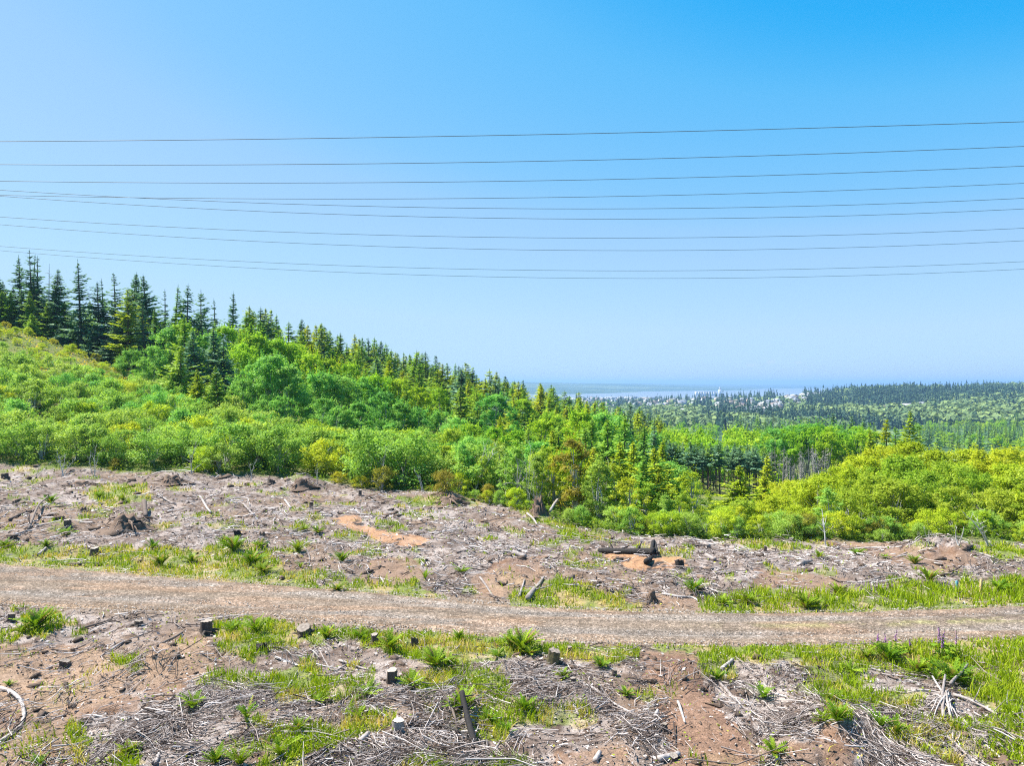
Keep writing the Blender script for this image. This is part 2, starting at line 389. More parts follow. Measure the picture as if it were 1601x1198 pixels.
M_con_b = leaf_mat('conifer_needles_blue', (0.045, 0.13, 0.08), (0.12, 0.245, 0.14), (0.24, 0.38, 0.2), trans=.28, objvar=.25)
M_con_g = leaf_mat('conifer_needles_green', (0.091, 0.202, 0.026), (0.210, 0.372, 0.042), (0.356, 0.517, 0.069), trans=.3, objvar=.4)
M_con_y = leaf_mat('conifer_needles_yellow', (0.169, 0.240, 0.013), (0.333, 0.425, 0.017), (0.484, 0.539, 0.033), trans=.32, objvar=.3)
M_fern = leaf_mat('fern_frond', (.06, .125, .007), (.17, .28, .014), (.35, .45, .030), trans=.3, objvar=.25, accent=(.30, .20, .08))
M_grass = leaf_mat('grass_blade', (.10, .20, .006), (.26, .37, .010), (.47, .45, .05), trans=.3, objvar=0, accent=(.56, .44, .17))
M_weed = leaf_mat('weed_leaf', (.10, .18, .012), (.26, .34, .022), (.46, .40, .07), trans=.25, objvar=0, accent=(.54, .38, .12))
M_bark = tint_mat('bark_brown', [(0, (.06, .045, .035)), (.5, (.14, .105, .085)), (1, (.26, .215, .185))], noise=.5, bump=.6, scale=6, stretch=(1, 1, .25))
M_pale = tint_mat('bark_pale_alder', [(0, (.20, .19, .17)), (.5, (.36, .35, .33)), (1, (.55, .53, .50))], noise=.5, scale=5)
M_stick = tint_mat('dead_stick', [(0, (.035, .025, .020)), (.30, (.13, .095, .080)), (.6, (.33, .28, .255)), (1, (.60, .545, .515))], noise=.15, scale=3)
M_log = tint_mat('bleached_log', [(0, (.09, .07, .06)), (.5, (.28, .24, .22)), (1, (.52, .475, .445))], noise=1.0, bump=.8, scale=7, stretch=(1, 1, 1))
M_cut = tint_mat('cut_wood', [(0, (.12, .095, .075)), (.5, (.27, .225, .185)), (1, (.42, .37, .31))], noise=.5, scale=14, objvar=.5)
M_stump = tint_mat('stump_bark', [(0, (.035, .027, .022)), (.5, (.105, .08, .065)), (1, (.24, .20, .17))], noise=.9, bump=.8, scale=9, stretch=(1, 1, .3), objvar=.25)
M_char = tint_mat('charred_wood', [(0, (.012, .011, .011)), (.6, (.03, .026, .024)), (1, (.10, .085, .075))], noise=.6, bump=.8, scale=12)
M_root = tint_mat('root_soil', [(0, (.06, .042, .03)), (.5, (.15, .10, .07)), (1, (.30, .22, .17))], noise=.8, bump=.8, scale=8)
M_wire = tint_mat('conductor_metal', [(0, (.12, .20, .25)), (1, (.12, .20, .25))], rough=.6)

# ------------------------------------------------------------------ ground sheet
def rows():
    y = list(np.linspace(-40, 13.5, 16))
    v = 14.0
    while v < 24000:
        y.append(v); v += max(.10, v * .0052) if v < 75 else v * .012
    return np.array(y + [24000.])
ys = rows()
cu = np.concatenate([-np.geomspace(3.2, .86, 40), np.linspace(-.85, .85, 620), np.geomspace(.86, 3.2, 40)])
Yg, Ug = np.meshgrid(ys, cu, indexing='ij')
Xg = Ug * np.maximum(Yg, 14.0)
Zg = height(Xg, Yg)
rdg = road_dist(Xg, Yg)
Zl = Zg - .05 * sstep(.1, -.5, rdg)
nr, nc = Xg.shape
idx = np.arange(nr * nc).reshape(nr, nc)
q = np.stack([idx[:-1, :-1], idx[:-1, 1:], idx[1:, 1:], idx[1:, :-1]], -1).reshape(-1, 4)
gme = mesh_from('ground', np.stack([Xg, Yg, Zl], -1).reshape(-1, 3), q, mats=[M_ground], attrs={'gcol': ground_colour(Xg, Yg, Zg).reshape(-1, 3)}, smooth=True)
tag(link('ground', gme), kind='structure')

# ------------------------------------------------------------------ gravel road
rx = np.linspace(-70, 70, 900); rn, rf = road_edges(rx)
ts = np.linspace(-.06, 1.06, 44)
RX = np.repeat(rx[:, None], 44, 1); RY = rn[:, None] + (rf - rn)[:, None] * ts[None]
edge = np.minimum(ts, 1 - ts)[None]
rut = -.055 * (np.exp(-((ts - .27) / .07) ** 2) + np.exp(-((ts - .74) / .07) ** 2))[None]
RZ = height(RX, RY) + .02 + .05 * sstep(-.02, .2, edge) + rut - .09 * sstep(.05, -.05, edge + .10 * fbm(RX / .8, RY / .8, 5, 3)) + .015 * fbm(RX / .4, RY / .4, 6, 2)
na = fbm(RX / 3.5, RY / .5, 61, 4) + .5; nb = fbm(RX / .5, RY / .5, 62, 3) + .5; ncn = fbm(RX / 7, RY / 1.2, 63, 3) + .5
rc = np.zeros(RX.shape + (3,)) + np.array([.178, .135, .098])
track = (np.exp(-((ts - .27) / .10) ** 2) + np.exp(-((ts - .76) / .11) ** 2))[None] * np.ones(RX.shape)
rc = lerp(rc, [.208, .177, .148], np.clip(track * (.65 + na), 0, 1))
rc = lerp(rc, [.235, .152, .096], sstep(.5, .68, na) * .7)
rc = lerp(rc, [.12, .09, .068], sstep(.58, .75, ncn) * .55)
rc = lerp(rc, [.225, .155, .10], sstep(.14, .02, edge + .12 * (nb - .5)))
st_ = fbm(RX / 9, (ts[None] + 0 * RX) * 26, 65, 3) + .5
rc = lerp(rc, [.125, .095, .073], sstep(.52, .68, st_) * .32); rc = lerp(rc, [.28, .22, .172], sstep(.48, .34, st_) * .30)
mid = np.exp(-((ts - .52) / .085) ** 2)[None] * sstep(5, 13, RX) * sstep(.42, .6, nb)
rc = lerp(rc, [.215, .205, .075], mid * .6)
i = np.arange(900 * 44).reshape(900, 44)
q = np.stack([i[:-1, :-1], i[1:, :-1], i[1:, 1:], i[:-1, 1:]], -1).reshape(-1, 4)
tag(link('gravel_road', mesh_from('gravel_road', np.stack([RX, RY, RZ], -1).reshape(-1, 3), q, mats=[M_road], attrs={'gcol': rc.reshape(-1, 3)}, smooth=True)), kind='structure')

# ------------------------------------------------------------------ river
m, nd, lk = new_mat('river_water')
d = nd.new('ShaderNodeBsdfPrincipled'); d.inputs['Base Color'].default_value = (.20, .20, .21, 1); d.inputs['Roughness'].default_value = .25
tc = nd.new('ShaderNodeTexCoord'); nz = nd.new('ShaderNodeTexNoise'); nz.inputs['Scale'].default_value = .02; bp = nd.new('ShaderNodeBump'); bp.inputs['Strength'].default_value = .3; bp.inputs['Distance'].default_value = 4
lk.new(tc.outputs['Object'], nz.inputs['Vector']); lk.new(nz.outputs['Fac'], bp.inputs['Height']); lk.new(bp.outputs[0], d.inputs['Normal'])
o = nd.new('ShaderNodeOutputMaterial'); lk.new(d.outputs[0], o.inputs[0])
wx = np.linspace(-14000, 18000, 33); wy = np.linspace(4200, 23500, 21); WX, WY = np.meshgrid(wx, wy, indexing='ij'); i = np.arange(33 * 21).reshape(33, 21)
q = np.stack([i[:-1, :-1], i[1:, :-1], i[1:, 1:], i[:-1, 1:]], -1).reshape(-1, 4)
tag(link('river', mesh_from('river', np.stack([WX, WY, np.full(WX.shape, -81.0)], -1).reshape(-1, 3), q, mats=[m])), kind='structure')

# ------------------------------------------------------------------ litter of sticks, grass, weeds
def scatter_ground(n, y0=14.5, y1=64, power=1.0, umax=1.18):
    y = (y0 ** -power + R.random(n) * (y1 ** -power - y0 ** -power)) ** (-1 / power)
    x = (R.random(n) * 2 - 1) * umax * y
    return x, y, height(x, y)
def sticks(n, name, len_mean, lmax, r0, r1, tmin, tmax, seedcut):
    x, y, z = scatter_ground(n)
    soil, burn, char, green, rd, wild = masks(x, y, z)
    clump = fbm(x / 1.8, y / 1.8, seedcut, 3) + .5
    keep = (rd > .3) & (R.random(n) > wild) & (R.random(n) > soil * .74) & (R.random(n) > burn * .82) & (R.random(n) > np.clip(green, 0, 1) * .8) & (R.random(n) < .10 + .30 * sstep(31, 36, y) + 1.5 * sstep(.40, .66, clump))
    x, y, z, clump = x[keep], y[keep], z[keep], clump[keep]; n = len(x)
    L = np.minimum(R.exponential(len_mean, n) + .10, lmax); rad = (r0 + (r1 - r0) * R.random(n) ** 3) * np.clip(y / 30, .7, 1.45)
    a = np.where(R.random(n) < .62, 9 * fbm(x / 3.2, y / 3.2, seedcut + 9, 2) + R.normal(0, .38, n), R.random(n) * 2 * PI)
    dx, dy = np.cos(a) * L / 2, np.sin(a) * L / 2
    lift = np.abs(R.normal(0, .05, n)) + .01 + .22 * sstep(.5, .75, clump) * R.random(n)
    e = R.normal(0, .08, n) * L
    P0 = np.stack([x - dx, y - dy, height(x - dx, y - dy) + lift + np.maximum(e, 0)], 1)
    P2 = np.stack([x + dx, y + dy, height(x + dx, y + dy) + lift + np.maximum(-e, 0)], 1)
    bend = R.normal(0, .10, n) * L
    P1 = np.stack([x - np.sin(a) * bend, y + np.cos(a) * bend, z + lift + R.random(n) * .06 * L], 1)
    D = (P2 - P0) / (np.linalg.norm(P2 - P0, axis=1)[:, None] + 1e-9)
    A = np.cross(D, [0, 0, 1.]); A /= np.linalg.norm(A, axis=1)[:, None] + 1e-9; B = np.cross(A, D)
    V = []
    for P, k in ((P0, 1.0), (P1, .85), (P2, .45)):
        for c, s_ in ((0, 1), (.87, -.5), (-.87, -.5)): V.append(P + (A * c + B * s_) * (rad * k)[:, None])
    V = np.stack(V, 1)
    f = []
    for k in (0, 3):
        for j in range(3): f.append((k + j, k + (j + 1) % 3, k + 3 + (j + 1) % 3, k + 3 + j))
    Q = (np.arange(n)[:, None, None] * 9 + np.array(f)[None]).reshape(-1, 4)
    t = np.repeat(np.clip(tmin + (tmax - tmin) * R.random(n) ** 1.1 + .10 * sstep(30, 36, y), 0, 1), 9)
    me = mesh_from(name, V.reshape(-1, 3), Q, mats=[M_stick], attrs={'tint': t})
    return tag(link(name, me), kind='stuff')
tag(sticks(152000, 'woody_debris', .30, 2.6, .005, .034, .0, .95, 201), 'bleached grey sticks and slash covering the logged ground', 'debris')
# chips and bark flakes
n = 57000; x, y, z = scatter_ground(n)
soil, burn, char, green, rd, wild = masks(x, y, z)
k = (rd > .2) & (R.random(n) > wild) & (R.random(n) > burn * .9) & (R.random(n) > green * .7) & (R.random(n) > soil * .6)
x, y, z = x[k], y[k], z[k]; mb = MB()
mb.leaves(np.stack([x, y, z + .02 + .05 * R.random(len(x))], 1), R.normal(0, .5, (len(x), 3)) + [0, 0, 1], (.05 + .16 * R.random(len(x)) ** 2) * np.clip(y / 28, .7, 1.6), R.random(len(x)) ** 1.3, asp=.5)
tag(link('wood_chips', mb.mesh('wood_chips', [M_stick])), 'small bark flakes and wood chips on the logged ground', 'wood chips', kind='stuff')

def grass(n, name):
    x, y, z = scatter_ground(n, 14.5, 62, .6)
    soil, burn, char, green, rd, wild = masks(x, y, z)
    patch = fbm(x / .7, y / .7, 301, 3) + .5
    keep = ((rd > .05 - .25 * R.random(n)) & (R.random(n) < green * sstep(.30, .52, patch)) & (wild < .9)) & (burn < .5)
    x, y, z, patch, rd = x[keep], y[keep], z[keep], patch[keep], rd[keep]; n = len(x)
    px, py = project(x, y, z)
    lush = inpoly(px, py, [(1390,1000),(1601,995),(2300,990),(2300,1160),(1601,1135),(1540,1110),(1500,1075),(1440,1040)]) | inpoly(px, py, GREEN[3])
    dry = fbm(x / 1.2, y / .8, 311, 3) + .5 + np.where(inpoly(px, py, GREEN[0]), .07, 0)
    hgt = (.10 + .22 * R.random(n)) * np.where(lush, 1.6, 1.0) * np.clip(.45 + rd * .5, .4, 1)
    w = (.010 + .012 * R.random(n)) * np.clip(y / 24, .8, 2)
    a = R.random(n) * 2 * PI; lean = hgt * (.25 + .5 * R.random(n)); b = R.random(n) * 2 * PI
    P = np.stack([x, y, z - .01], 1)
    side = np.stack([np.cos(a) * w, np.sin(a) * w, 0 * w], 1)
    midp = P + np.stack([np.cos(b) * lean * .35, np.sin(b) * lean * .35, hgt * .65], 1)
    tip = P + np.stack([np.cos(b) * lean, np.sin(b) * lean, hgt], 1)
    V = np.stack([P - side, P + side, midp + side * .7, tip, midp - side * .7], 1).reshape(-1, 3)
    base = np.arange(n)[:, None] * 5
    Q = np.concatenate([base + np.array([[0, 1, 2, 4]])]); T = base + np.array([[4, 2, 3]])
    t = np.clip(.22 + .3 * R.random(n) + .75 * sstep(.50, .66, dry) * np.where(lush, .25, 1.0) * (.5 + R.random(n) * .5) + np.where(lush, .06, .02), 0, 1)
    return link(name, mesh_from(name, V, Q, T, [M_grass], attrs={'tint': np.repeat(t, 5)}))
tag(grass(410000, 'grass'), 'green and straw coloured grass along both road verges', 'grass', kind='stuff')
# low broad weeds
n = 160000; x, y, z = scatter_ground(n, 14.5, 60, .9)
soil, burn, char, green, rd, wild = masks(x, y, z)
patch = fbm(x / .5, y / .5, 331, 3) + .5
k = (rd > .2) & (R.random(n) < (.05 + .22 * sstep(.46, .60, fbm(x / 2.2, y / 2.2, 337, 3) + .5) * (1 - soil) + .5 * green) * sstep(.38, .6, patch)) & (wild < .6) & (burn < .5)
x, y, z = x[k], y[k], z[k]; dry = fbm(x / 1.4, y / 1.0, 341, 3) + .5; mb = MB()
mb.leaves(np.stack([x, y, z + .03 + .10 * R.random(len(x))], 1), R.normal(0, .6, (len(x), 3)) + [0, 0, 1], (.05 + .08 * R.random(len(x))) * np.clip(y / 26, .75, 1.5),
          np.clip(.15 + .45 * R.random(len(x)) + .6 * sstep(.5, .65, dry) * R.random(len(x)), 0, 1))
tag(link('weeds', mb.mesh('weeds', [M_weed])), 'low broad-leaved weeds and moss between the sticks', 'weeds', kind='stuff')

# dark clods of bark, root and soil thrown about the logged ground
n = 5700; x, y, z = scatter_ground(n, 15, 63, .5)
soil, burn, char, green, rd, wild = masks(x, y, z); clump = fbm(x / 2.4, y / 2.4, 411, 3) + .5
k = (rd > .5) & (wild < .5) & (R.random(n) < .12 + .9 * sstep(.45, .65, clump)) & (R.random(n) > green * .8) & (burn < .5)
x, y, z = x[k], y[k], z[k]; mb = MB()
ico = np.array([(0, 0, 1), (.89, 0, .45), (.28, .85, .45), (-.72, .53, .45), (-.72, -.53, .45), (.28, -.85, .45), (.72, .53, -.45), (-.28, .85, -.45), (-.89, 0, -.45), (-.28, -.85, -.45), (.72, -.53, -.45), (0, 0, -1)])
icf = [(0,1,2),(0,2,3),(0,3,4),(0,4,5),(0,5,1),(1,6,2),(2,7,3),(3,8,4),(4,9,5),(5,10,1),(6,7,2),(7,8,3),(8,9,4),(9,10,5),(10,6,1),(11,7,6),(11,8,7),(11,9,8),(11,10,9),(11,6,10)]
for a, b, c in zip(x, y, z):
    s = (.035 + .13 * R.random() ** 3) * min(1.8, b / 26); ang = R.random() * PI; L = s * (1 + 1.5 * R.random() ** 2)
    v = ico * (1 + R.normal(0, .34, (12, 1))) * [L, s, s * .6]
    v = np.stack([v[:, 0] * math.cos(ang) - v[:, 1] * math.sin(ang), v[:, 0] * math.sin(ang) + v[:, 1] * math.cos(ang), v[:, 2] + .25 * s], 1)
    mb.add(v + [a, b, c], None, icf, np.clip(R.normal(.35, .2), 0, 1))
tag(link('bark_clods', mb.mesh('bark_clods', [M_root])), 'dark clods of bark, root and soil between the sticks', 'clods', kind='stuff')
# undergrowth closing the floor between the shrubs
n = 200000; x, y, z = scatter_ground(n, 42, 150, .9, 1.1)
px = CX + F * x / y; k = (y > edge_depth(px) + .3 * R.random(n)) & ((px < 800) | (y < 110)); x, y, z, px = x[k], y[k], z[k], px[k]; n = len(x); mb = MB()
crest = (px < 230) & (y > 96)
pt = fbm(x / 3, y / 3, 431, 3) + .5
tt = np.clip(.18 + .35 * pt + R.normal(0, .13, n) + np.where(crest, .30 + .30 * sstep(.48, .62, pt), 0), 0, 1)
mb.leaves(np.stack([x, y, z + (.05 + .45 * R.random(n) ** 1.3) * (.5 + pt)], 1), R.normal(0, .55, (n, 3)) + [0, 0, 1], (.14 + .12 * R.random(n)) * np.clip(y / 60, 1, 1.7), tt)
tag(link('undergrowth', mb.mesh('undergrowth', [leaf_mat('undergrowth_leaf', (.05, .10, .012), (.14, .23, .02), (.40, .40, .04), objvar=0, accent=(.52, .36, .06))])), 'low leafy undergrowth between the shrubs beyond the clearing', 'undergrowth', kind='stuff')
# loose stones on the gravel road
n = 17000; x = (R.random(n) * 2 - 1) * 32; a, b = road_edges(x); t = np.clip(R.beta(.8, .8, n) * 1.04 - .02, -.02, 1.02); t = np.where(R.random(n) < .45, np.where(R.random(n) < .5, .5, 1.02) + R.normal(0, .05, n) - np.where(R.random(n) < .35, .98, 0), t); t = np.clip(t, -.03, 1.03)
y = a + (b - a) * t; z = height(x, y) + .045; mb = MB(); s = .016 + .030 * R.random(n) ** 2.5
o8 = np.array([(1, 0, 0), (-1, 0, 0), (0, 1, 0), (0, -1, 0), (0, 0, .8), (0, 0, -.8)]); f8 = np.array([(0, 2, 4), (2, 1, 4), (1, 3, 4), (3, 0, 4)])
v = o8[None] * s[:, None, None] * (.7 + .6 * R.random((n, 6, 1))) + np.stack([x, y, z], 1)[:, None]
mb.add(v.reshape(-1, 3), None, (np.arange(n)[:, None, None] * 6 + f8[None]).reshape(-1, 3), np.repeat(R.random(n), 6))
M_stone = tint_mat('road_stone', [(0, (.10, .085, .07)), (.5, (.21, .18, .155)), (1, (.36, .325, .29))])
tag(link('loose_stones', mb.mesh('loose_stones', [M_stone])), 'loose stones and gravel lying on the road', 'gravel', kind='stuff')
# ------------------------------------------------------------------ plant library
def clump_leaves(mb, C, rad, n, size, tint, up=.75, flat=.75):
    d = R.normal(size=(n, 3)); d /= np.linalg.norm(d, axis=1)[:, None]
    r = rad * R.random(n) ** .45
    P = C + d * r[:, None] * [1, 1, flat]
    N = d * .65 + np.array([0, 0, up]) + R.normal(0, .45, (n, 3))
    mb.leaves(P, N, size * (.5 + .85 * R.random(n) ** 1.4), np.clip(tint + R.normal(0, .12, n), 0, .80))

def bez(a, b, c, n=5):
    t = np.linspace(0, 1, n)[:, None]
    return (1 - t) ** 2 * np.array(a) + 2 * t * (1 - t) * np.array(b) + t * t * np.array(c)

def broadleaf(h, rad, base, nclump, nleaf, lsize, stems=1, lobes=5, crad=.24, pale=True, point=0.0):
    """a leafy plant of height h: (crown mesh builder, stem mesh builder)"""
    cr, st = MB(), MB()
    ph = R.random(lobes) * 2 * PI; amp = .12 + .22 * R.random(lobes)
    cen = []
    k = 0
    while len(cen) < nclump:
        az = R.random() * 2 * PI; v = R.random() ** .85
        prof = math.sin(PI * min(.98, .13 + .80 * v)) ** .75 * (1 - point * v)
        lob = 1 + sum(amp[i] * math.sin((i + 1) * az + ph[i] + 3 * v) for i in range(lobes)) * .55
        rr = rad * prof * lob * R.random() ** .42
        cen.append((rr * math.cos(az), rr * math.sin(az), h * (base + (1 - base) * v * .95)))
    cen = np.array(cen)
    for c in cen:
        clump_leaves(cr, c, rad * crad * (.65 + .7 * R.random()), int(nleaf * (.6 + .8 * R.random())), lsize, .3 + .42 * R.random())
    # loose leaves between the clumps, and thin shoots standing out of the outline
    n = int(nclump * nleaf * .32); ia = R.integers(0, nclump, n); near = np.argsort(((cen[:, None] - cen[None]) ** 2).sum(-1), 1)[:, 1:6]
    ib = near[ia, R.integers(0, 5, n)]; t = R.random((n, 1)); P = cen[ia] * t + cen[ib] * (1 - t) + R.normal(0, .07 * rad, (n, 3))
    N = P - cen.mean(0); N = N / (np.linalg.norm(N, axis=1)[:, None] + 1e-6) * .5 + [0, 0, .8] + R.normal(0, .5, (n, 3))
    cr.leaves(P, N, lsize * (.5 + .8 * R.random(n) ** 1.4), np.clip(R.normal(.45, .18, n), 0, .8))
    shell = cen[np.argsort(-(cen[:, 2] / h + .6 * np.linalg.norm(cen[:, :2], axis=1) / rad))[:max(6, nclump // 3)]]
    for c in shell:
        d = c / (np.linalg.norm(c) + 1e-6) * .5 + [R.normal(0, .3), R.normal(0, .3), .6]; top = c + d * h * (.06 + .11 * R.random())
        for t in np.linspace(0, 1, 5): clump_leaves(cr, c + (top - c) * t, rad * .06 * (1.3 - t), max(3, nleaf // 13), lsize * .85, .5)
    mats = [M_pale if pale else M_bark]
    for s in range(stems):
        a = R.random() * 2 * PI; r0 = 0.0 if stems == 1 else .12 * rad * R.random()
        b = np.array([r0 * math.cos(a), r0 * math.sin(a), -.25])
        tgt = np.array([0, 0, h * .9]) if stems == 1 else cen[R.integers(len(cen))] * [1, 1, .95]
        pts = bez(b, [b[0] + R.normal(0, .05 * h), b[1] + R.normal(0, .05 * h), h * .5], tgt, 7)
        st.tube(pts, np.linspace(.013 * h + .012, .006, 7), 5, .3 + .5 * R.random())
        for c in cen[R.permutation(len(cen))[:max(3, 14 // stems)]]:
            f = np.clip((c[2] / h) * .62, .12, .9); i = int(f * 6)
            st.tube(bez(pts[i], (pts[i] + c) / 2 + [0, 0, .05 * h], c, 4), np.linspace(.006 * h + .004, .004, 4), 4, .3 + .5 * R.random())
    return cr.mesh('foliage', [M_shrub]), st.mesh('stem', mats)

def conifer(h, rb, start, whorl=.55, droop=.2, tuft=.55, gap=.12, per=6, trunk=None, dead=0, irregular=.25, step=.36):
    cr, st = MB(), MB()
    tr = trunk or .012 * h + .03
    bend = R.normal(0, .008 * h, 2)
    def axis(z): return np.array([bend[0] * math.sin(z / h * 3), bend[1] * math.sin(z / h * 2.3), z])
    zz = np.linspace(-.3, h, 10)
    st.tube([axis(z) for z in zz], tr * (1 - np.clip(zz, 0, h) / h) ** .8 + .012, 6, .35, rough=.1)
    z = start * h
    sector = 1 + irregular * R.normal(size=8)
    PA, AA, BB, SS, TT = [], [], [], [], []
    while z < h * .985:
        t = (z - start * h) / (h - start * h)
        if R.random() > gap:
            L0 = rb * (1 - t) ** .95 * min(1, .6 + t * 4) + .06
            for kk in range(per):
                az = R.random() * 2 * PI; L = L0 * (.5 + .75 * R.random() ** 1.3) * max(.45, sector[int(az / (2 * PI) * 8) % 8])
                slope = .45 * t - droop * (1 - t) + R.normal(0, .10)
                dr = np.array([math.cos(az), math.sin(az), slope]); sd = np.array([-math.sin(az), math.cos(az), 0])
                o = axis(z)
                ns = max(2, int(L / step)); tb = .30 + .4 * R.random()
                for i in range(ns):
                    f = (i + .6 + .4 * R.random()) / ns
                    q0 = o + dr * L * f + np.array([0, 0, -.22 * droop * L * f * f + .10 * L * f ** 3])
                    half = (.34 * L * (1.05 - f) + .10) * min(1, .4 + 2 * f)
                    for side in ((0, -1, 1) if half > tuft * .3 else (0,)):
                        p = q0 + sd * side * half * (.5 + .5 * R.random()) + np.array([0, 0, -.12 * abs(side) * half * R.random()])
                        s = (.75 + .5 * R.random()) * (1 - .35 * f) * tuft * (.45 + .55 * min(1, 1.6 * (1 - t)))
                        ang = side * .75 + R.normal(0, .35)
                        a = dr * math.cos(ang) + sd * math.sin(ang); a = a + np.array([0, 0, -.22 + R.normal(0, .22)])
                        a /= np.linalg.norm(a)
                        b = np.cross(a, np.array([R.normal(0, .8), R.normal(0, .8), 1.])); b /= np.linalg.norm(b)
                        PA.append(p); AA.append(a); BB.append(b); SS.append(s); TT.append(tb + R.normal(0, .12) + .18 * (f > .75))
                if i and L > .8: st.tube([o, o + dr * L * .5, o + dr * L * .85], [tr * .22 * (1 - t) + .012, .012, .006], 3, .3)
        z += whorl * (.55 + .6 * (1 - t)) * (.7 + .6 * R.random())
    cr.blades(np.array(PA), np.array(AA), np.array(BB), np.array(SS) * 1.5, .42, np.clip(TT, 0, .85))
    # leader
    tip = axis(h)
    for i in range(9):
        a = np.array([R.normal(0, .35), R.normal(0, .35), .9]); a /= np.linalg.norm(a); b = np.cross(a, [R.normal(), R.normal(), .1]); b /= np.linalg.norm(b)
        cr.blades((tip + [0, 0, .25 * tuft - .13 * i * tuft])[None], a[None], b[None], tuft * (.35 + .04 * i), .16, .5)
    for i in range(dead):
        zd = h * (.06 + start * R.random()); az = R.random() * 2 * PI; L = rb * (.3 + .5 * R.random())
        st.tube([axis(zd), axis(zd) + np.array([math.cos(az) * L, math.sin(az) * L, -.25 * L + R.normal(0, .1)])], [.025, .008], 3, .75)
    return cr.mesh('crown', [M_con_g]), st.mesh('trunk', [M_bark])

def with_mat(me, mat):
    c = me.copy(); c.materials.clear(); c.materials.append(mat); return c

LIB = {}
LIB['shrub'] = [broadleaf(3.0, 1.7, .06, 30 + 3 * k, 95, .130, stems=5, crad=.20 + .025 * k, lobes=4 + k % 3, point=.12 * (k % 3)) for k in range(7)]
LIB['bush'] = [broadleaf(6.0, 3.0, .04, 66 + 8 * k, 120, .185, stems=6, crad=.155 + .018 * k, lobes=5 + k % 3, point=.1 * (k % 3)) for k in range(6)]
LIB['sapling'] = [broadleaf(6.5, 1.8, .06, 50, 84, .16, stems=3, crad=.21, point=.3 + .1 * (k % 3)) for k in range(6)]
LIB['alder'] = [broadleaf(10, 3.3, .10, 80 + 6 * k, 104, .245, stems=1, crad=.15 + .015 * k, lobes=5 + k % 3, point=.1 * (k % 4)) for k in range(7)]
LIB['tallalder'] = [broadleaf(14, 2.9, .50, 60, 52, .36, stems=1, crad=.24) for _ in range(4)]
LIB['midbroad'] = [broadleaf(10, 3.6, .10, 44, 24, .62, stems=1, crad=.24) for _ in range(5)]
LIB['con_big'] = [conifer(18, 3.6 + .5 * k, .03, .42, .24, .74, .06, 8, dead=10, irregular=.34) for k in range(4)] + [conifer(18, 3.3 + .5 * k, .07, .52, .20, .70, .14, 7, dead=16, irregular=.42) for k in range(3)]
LIB['con_thin'] = [conifer(18, 2.3 + .4 * k, .18, .58, .12, .66, .16, 6, dead=22, irregular=.42) for k in range(4)]
LIB['con_young'] = [conifer(10, 2.6 + .25 * k, .02, .36, .08 + .03 * k, .62, .04, 8, irregular=.26) for k in range(6)]
LIB['con_spire'] = [conifer(11, 2.5 + .25 * k, .03, .42, .02 + .03 * k, .60, .05, 7, irregular=.26) for k in range(6)]
LIB['con_grove'] = [conifer(14, 2.9, .54, .50, .14, .62, .08, 6, dead=16, irregular=.25, trunk=.16) for _ in range(4)]
LIB['con_mid'] = [conifer(18, 4.2, .04, .95, .16, 1.25, .05, 6, irregular=.25, step=.85) for _ in range(5)]
LIB['cedar'] = [conifer(14, 5.2, .03, .50, .10, .95, .03, 9, irregular=.15, step=.55) for _ in range(3)]
_cache = {}
def variant(kind, mat):
    k = (kind, mat.name)
    if k not in _cache: _cache[k] = [(with_mat(a, mat), b) for a, b in LIB[kind]]
    v = _cache[k]; return v[R.integers(len(v))]
HREF = dict(shrub=3.0, bush=6.0, sapling=6.5, alder=10, tallalder=14, midbroad=10, con_big=18, con_thin=18, con_young=10, con_spire=11, con_grove=14, con_mid=18, cedar=14)

def plant(kind, mat, name, x, y, h, label, cat, group=None, widen=1.0, parts=('crown', 'trunk'), lean=0, trunk_mat=None, z=None):
    r = bpy.data.objects.new(name, None); COL.objects.link(r); r.empty_display_size = .5
    s = h / HREF[kind]
    r.location = (x, y, (gz(x, y) if z is None else z)); r.scale = (s * widen, s * widen, s)
    r.rotation_euler = (R.normal(0, .02 + lean), R.normal(0, .02 + lean), R.random() * 2 * PI)
    tag(r, label, cat, group)
    cme, sme = variant(kind, mat)
    if trunk_mat: sme = with_mat(sme, trunk_mat) if (sme.name, trunk_mat.name) not in _cache else _cache[(sme.name, trunk_mat.name)]
    link(parts[0], cme, r); link(parts[1], sme, r)
    return r
def top_h(px, Y, top, kind=None):      # height of a plant whose top stands at a measured place
    x, y, z = at(px, Y); return max(1.0, CAMZ - (top - CY) / F * Y - z)
def spot(kind, mat, name, px, Y, top, label, cat, group=None, widen=1.0, **kw):
    x, y, z = at(px, Y); h = max(1.0, CAMZ - (top - CY) / F * Y - z)
    w = widen * min(1.3, max(.55, (HREF[kind] / h) ** .35)); return plant(kind, mat, name, x, y, h, label, cat, group, w, **kw)

SH = dict(parts=('foliage', 'stem'))
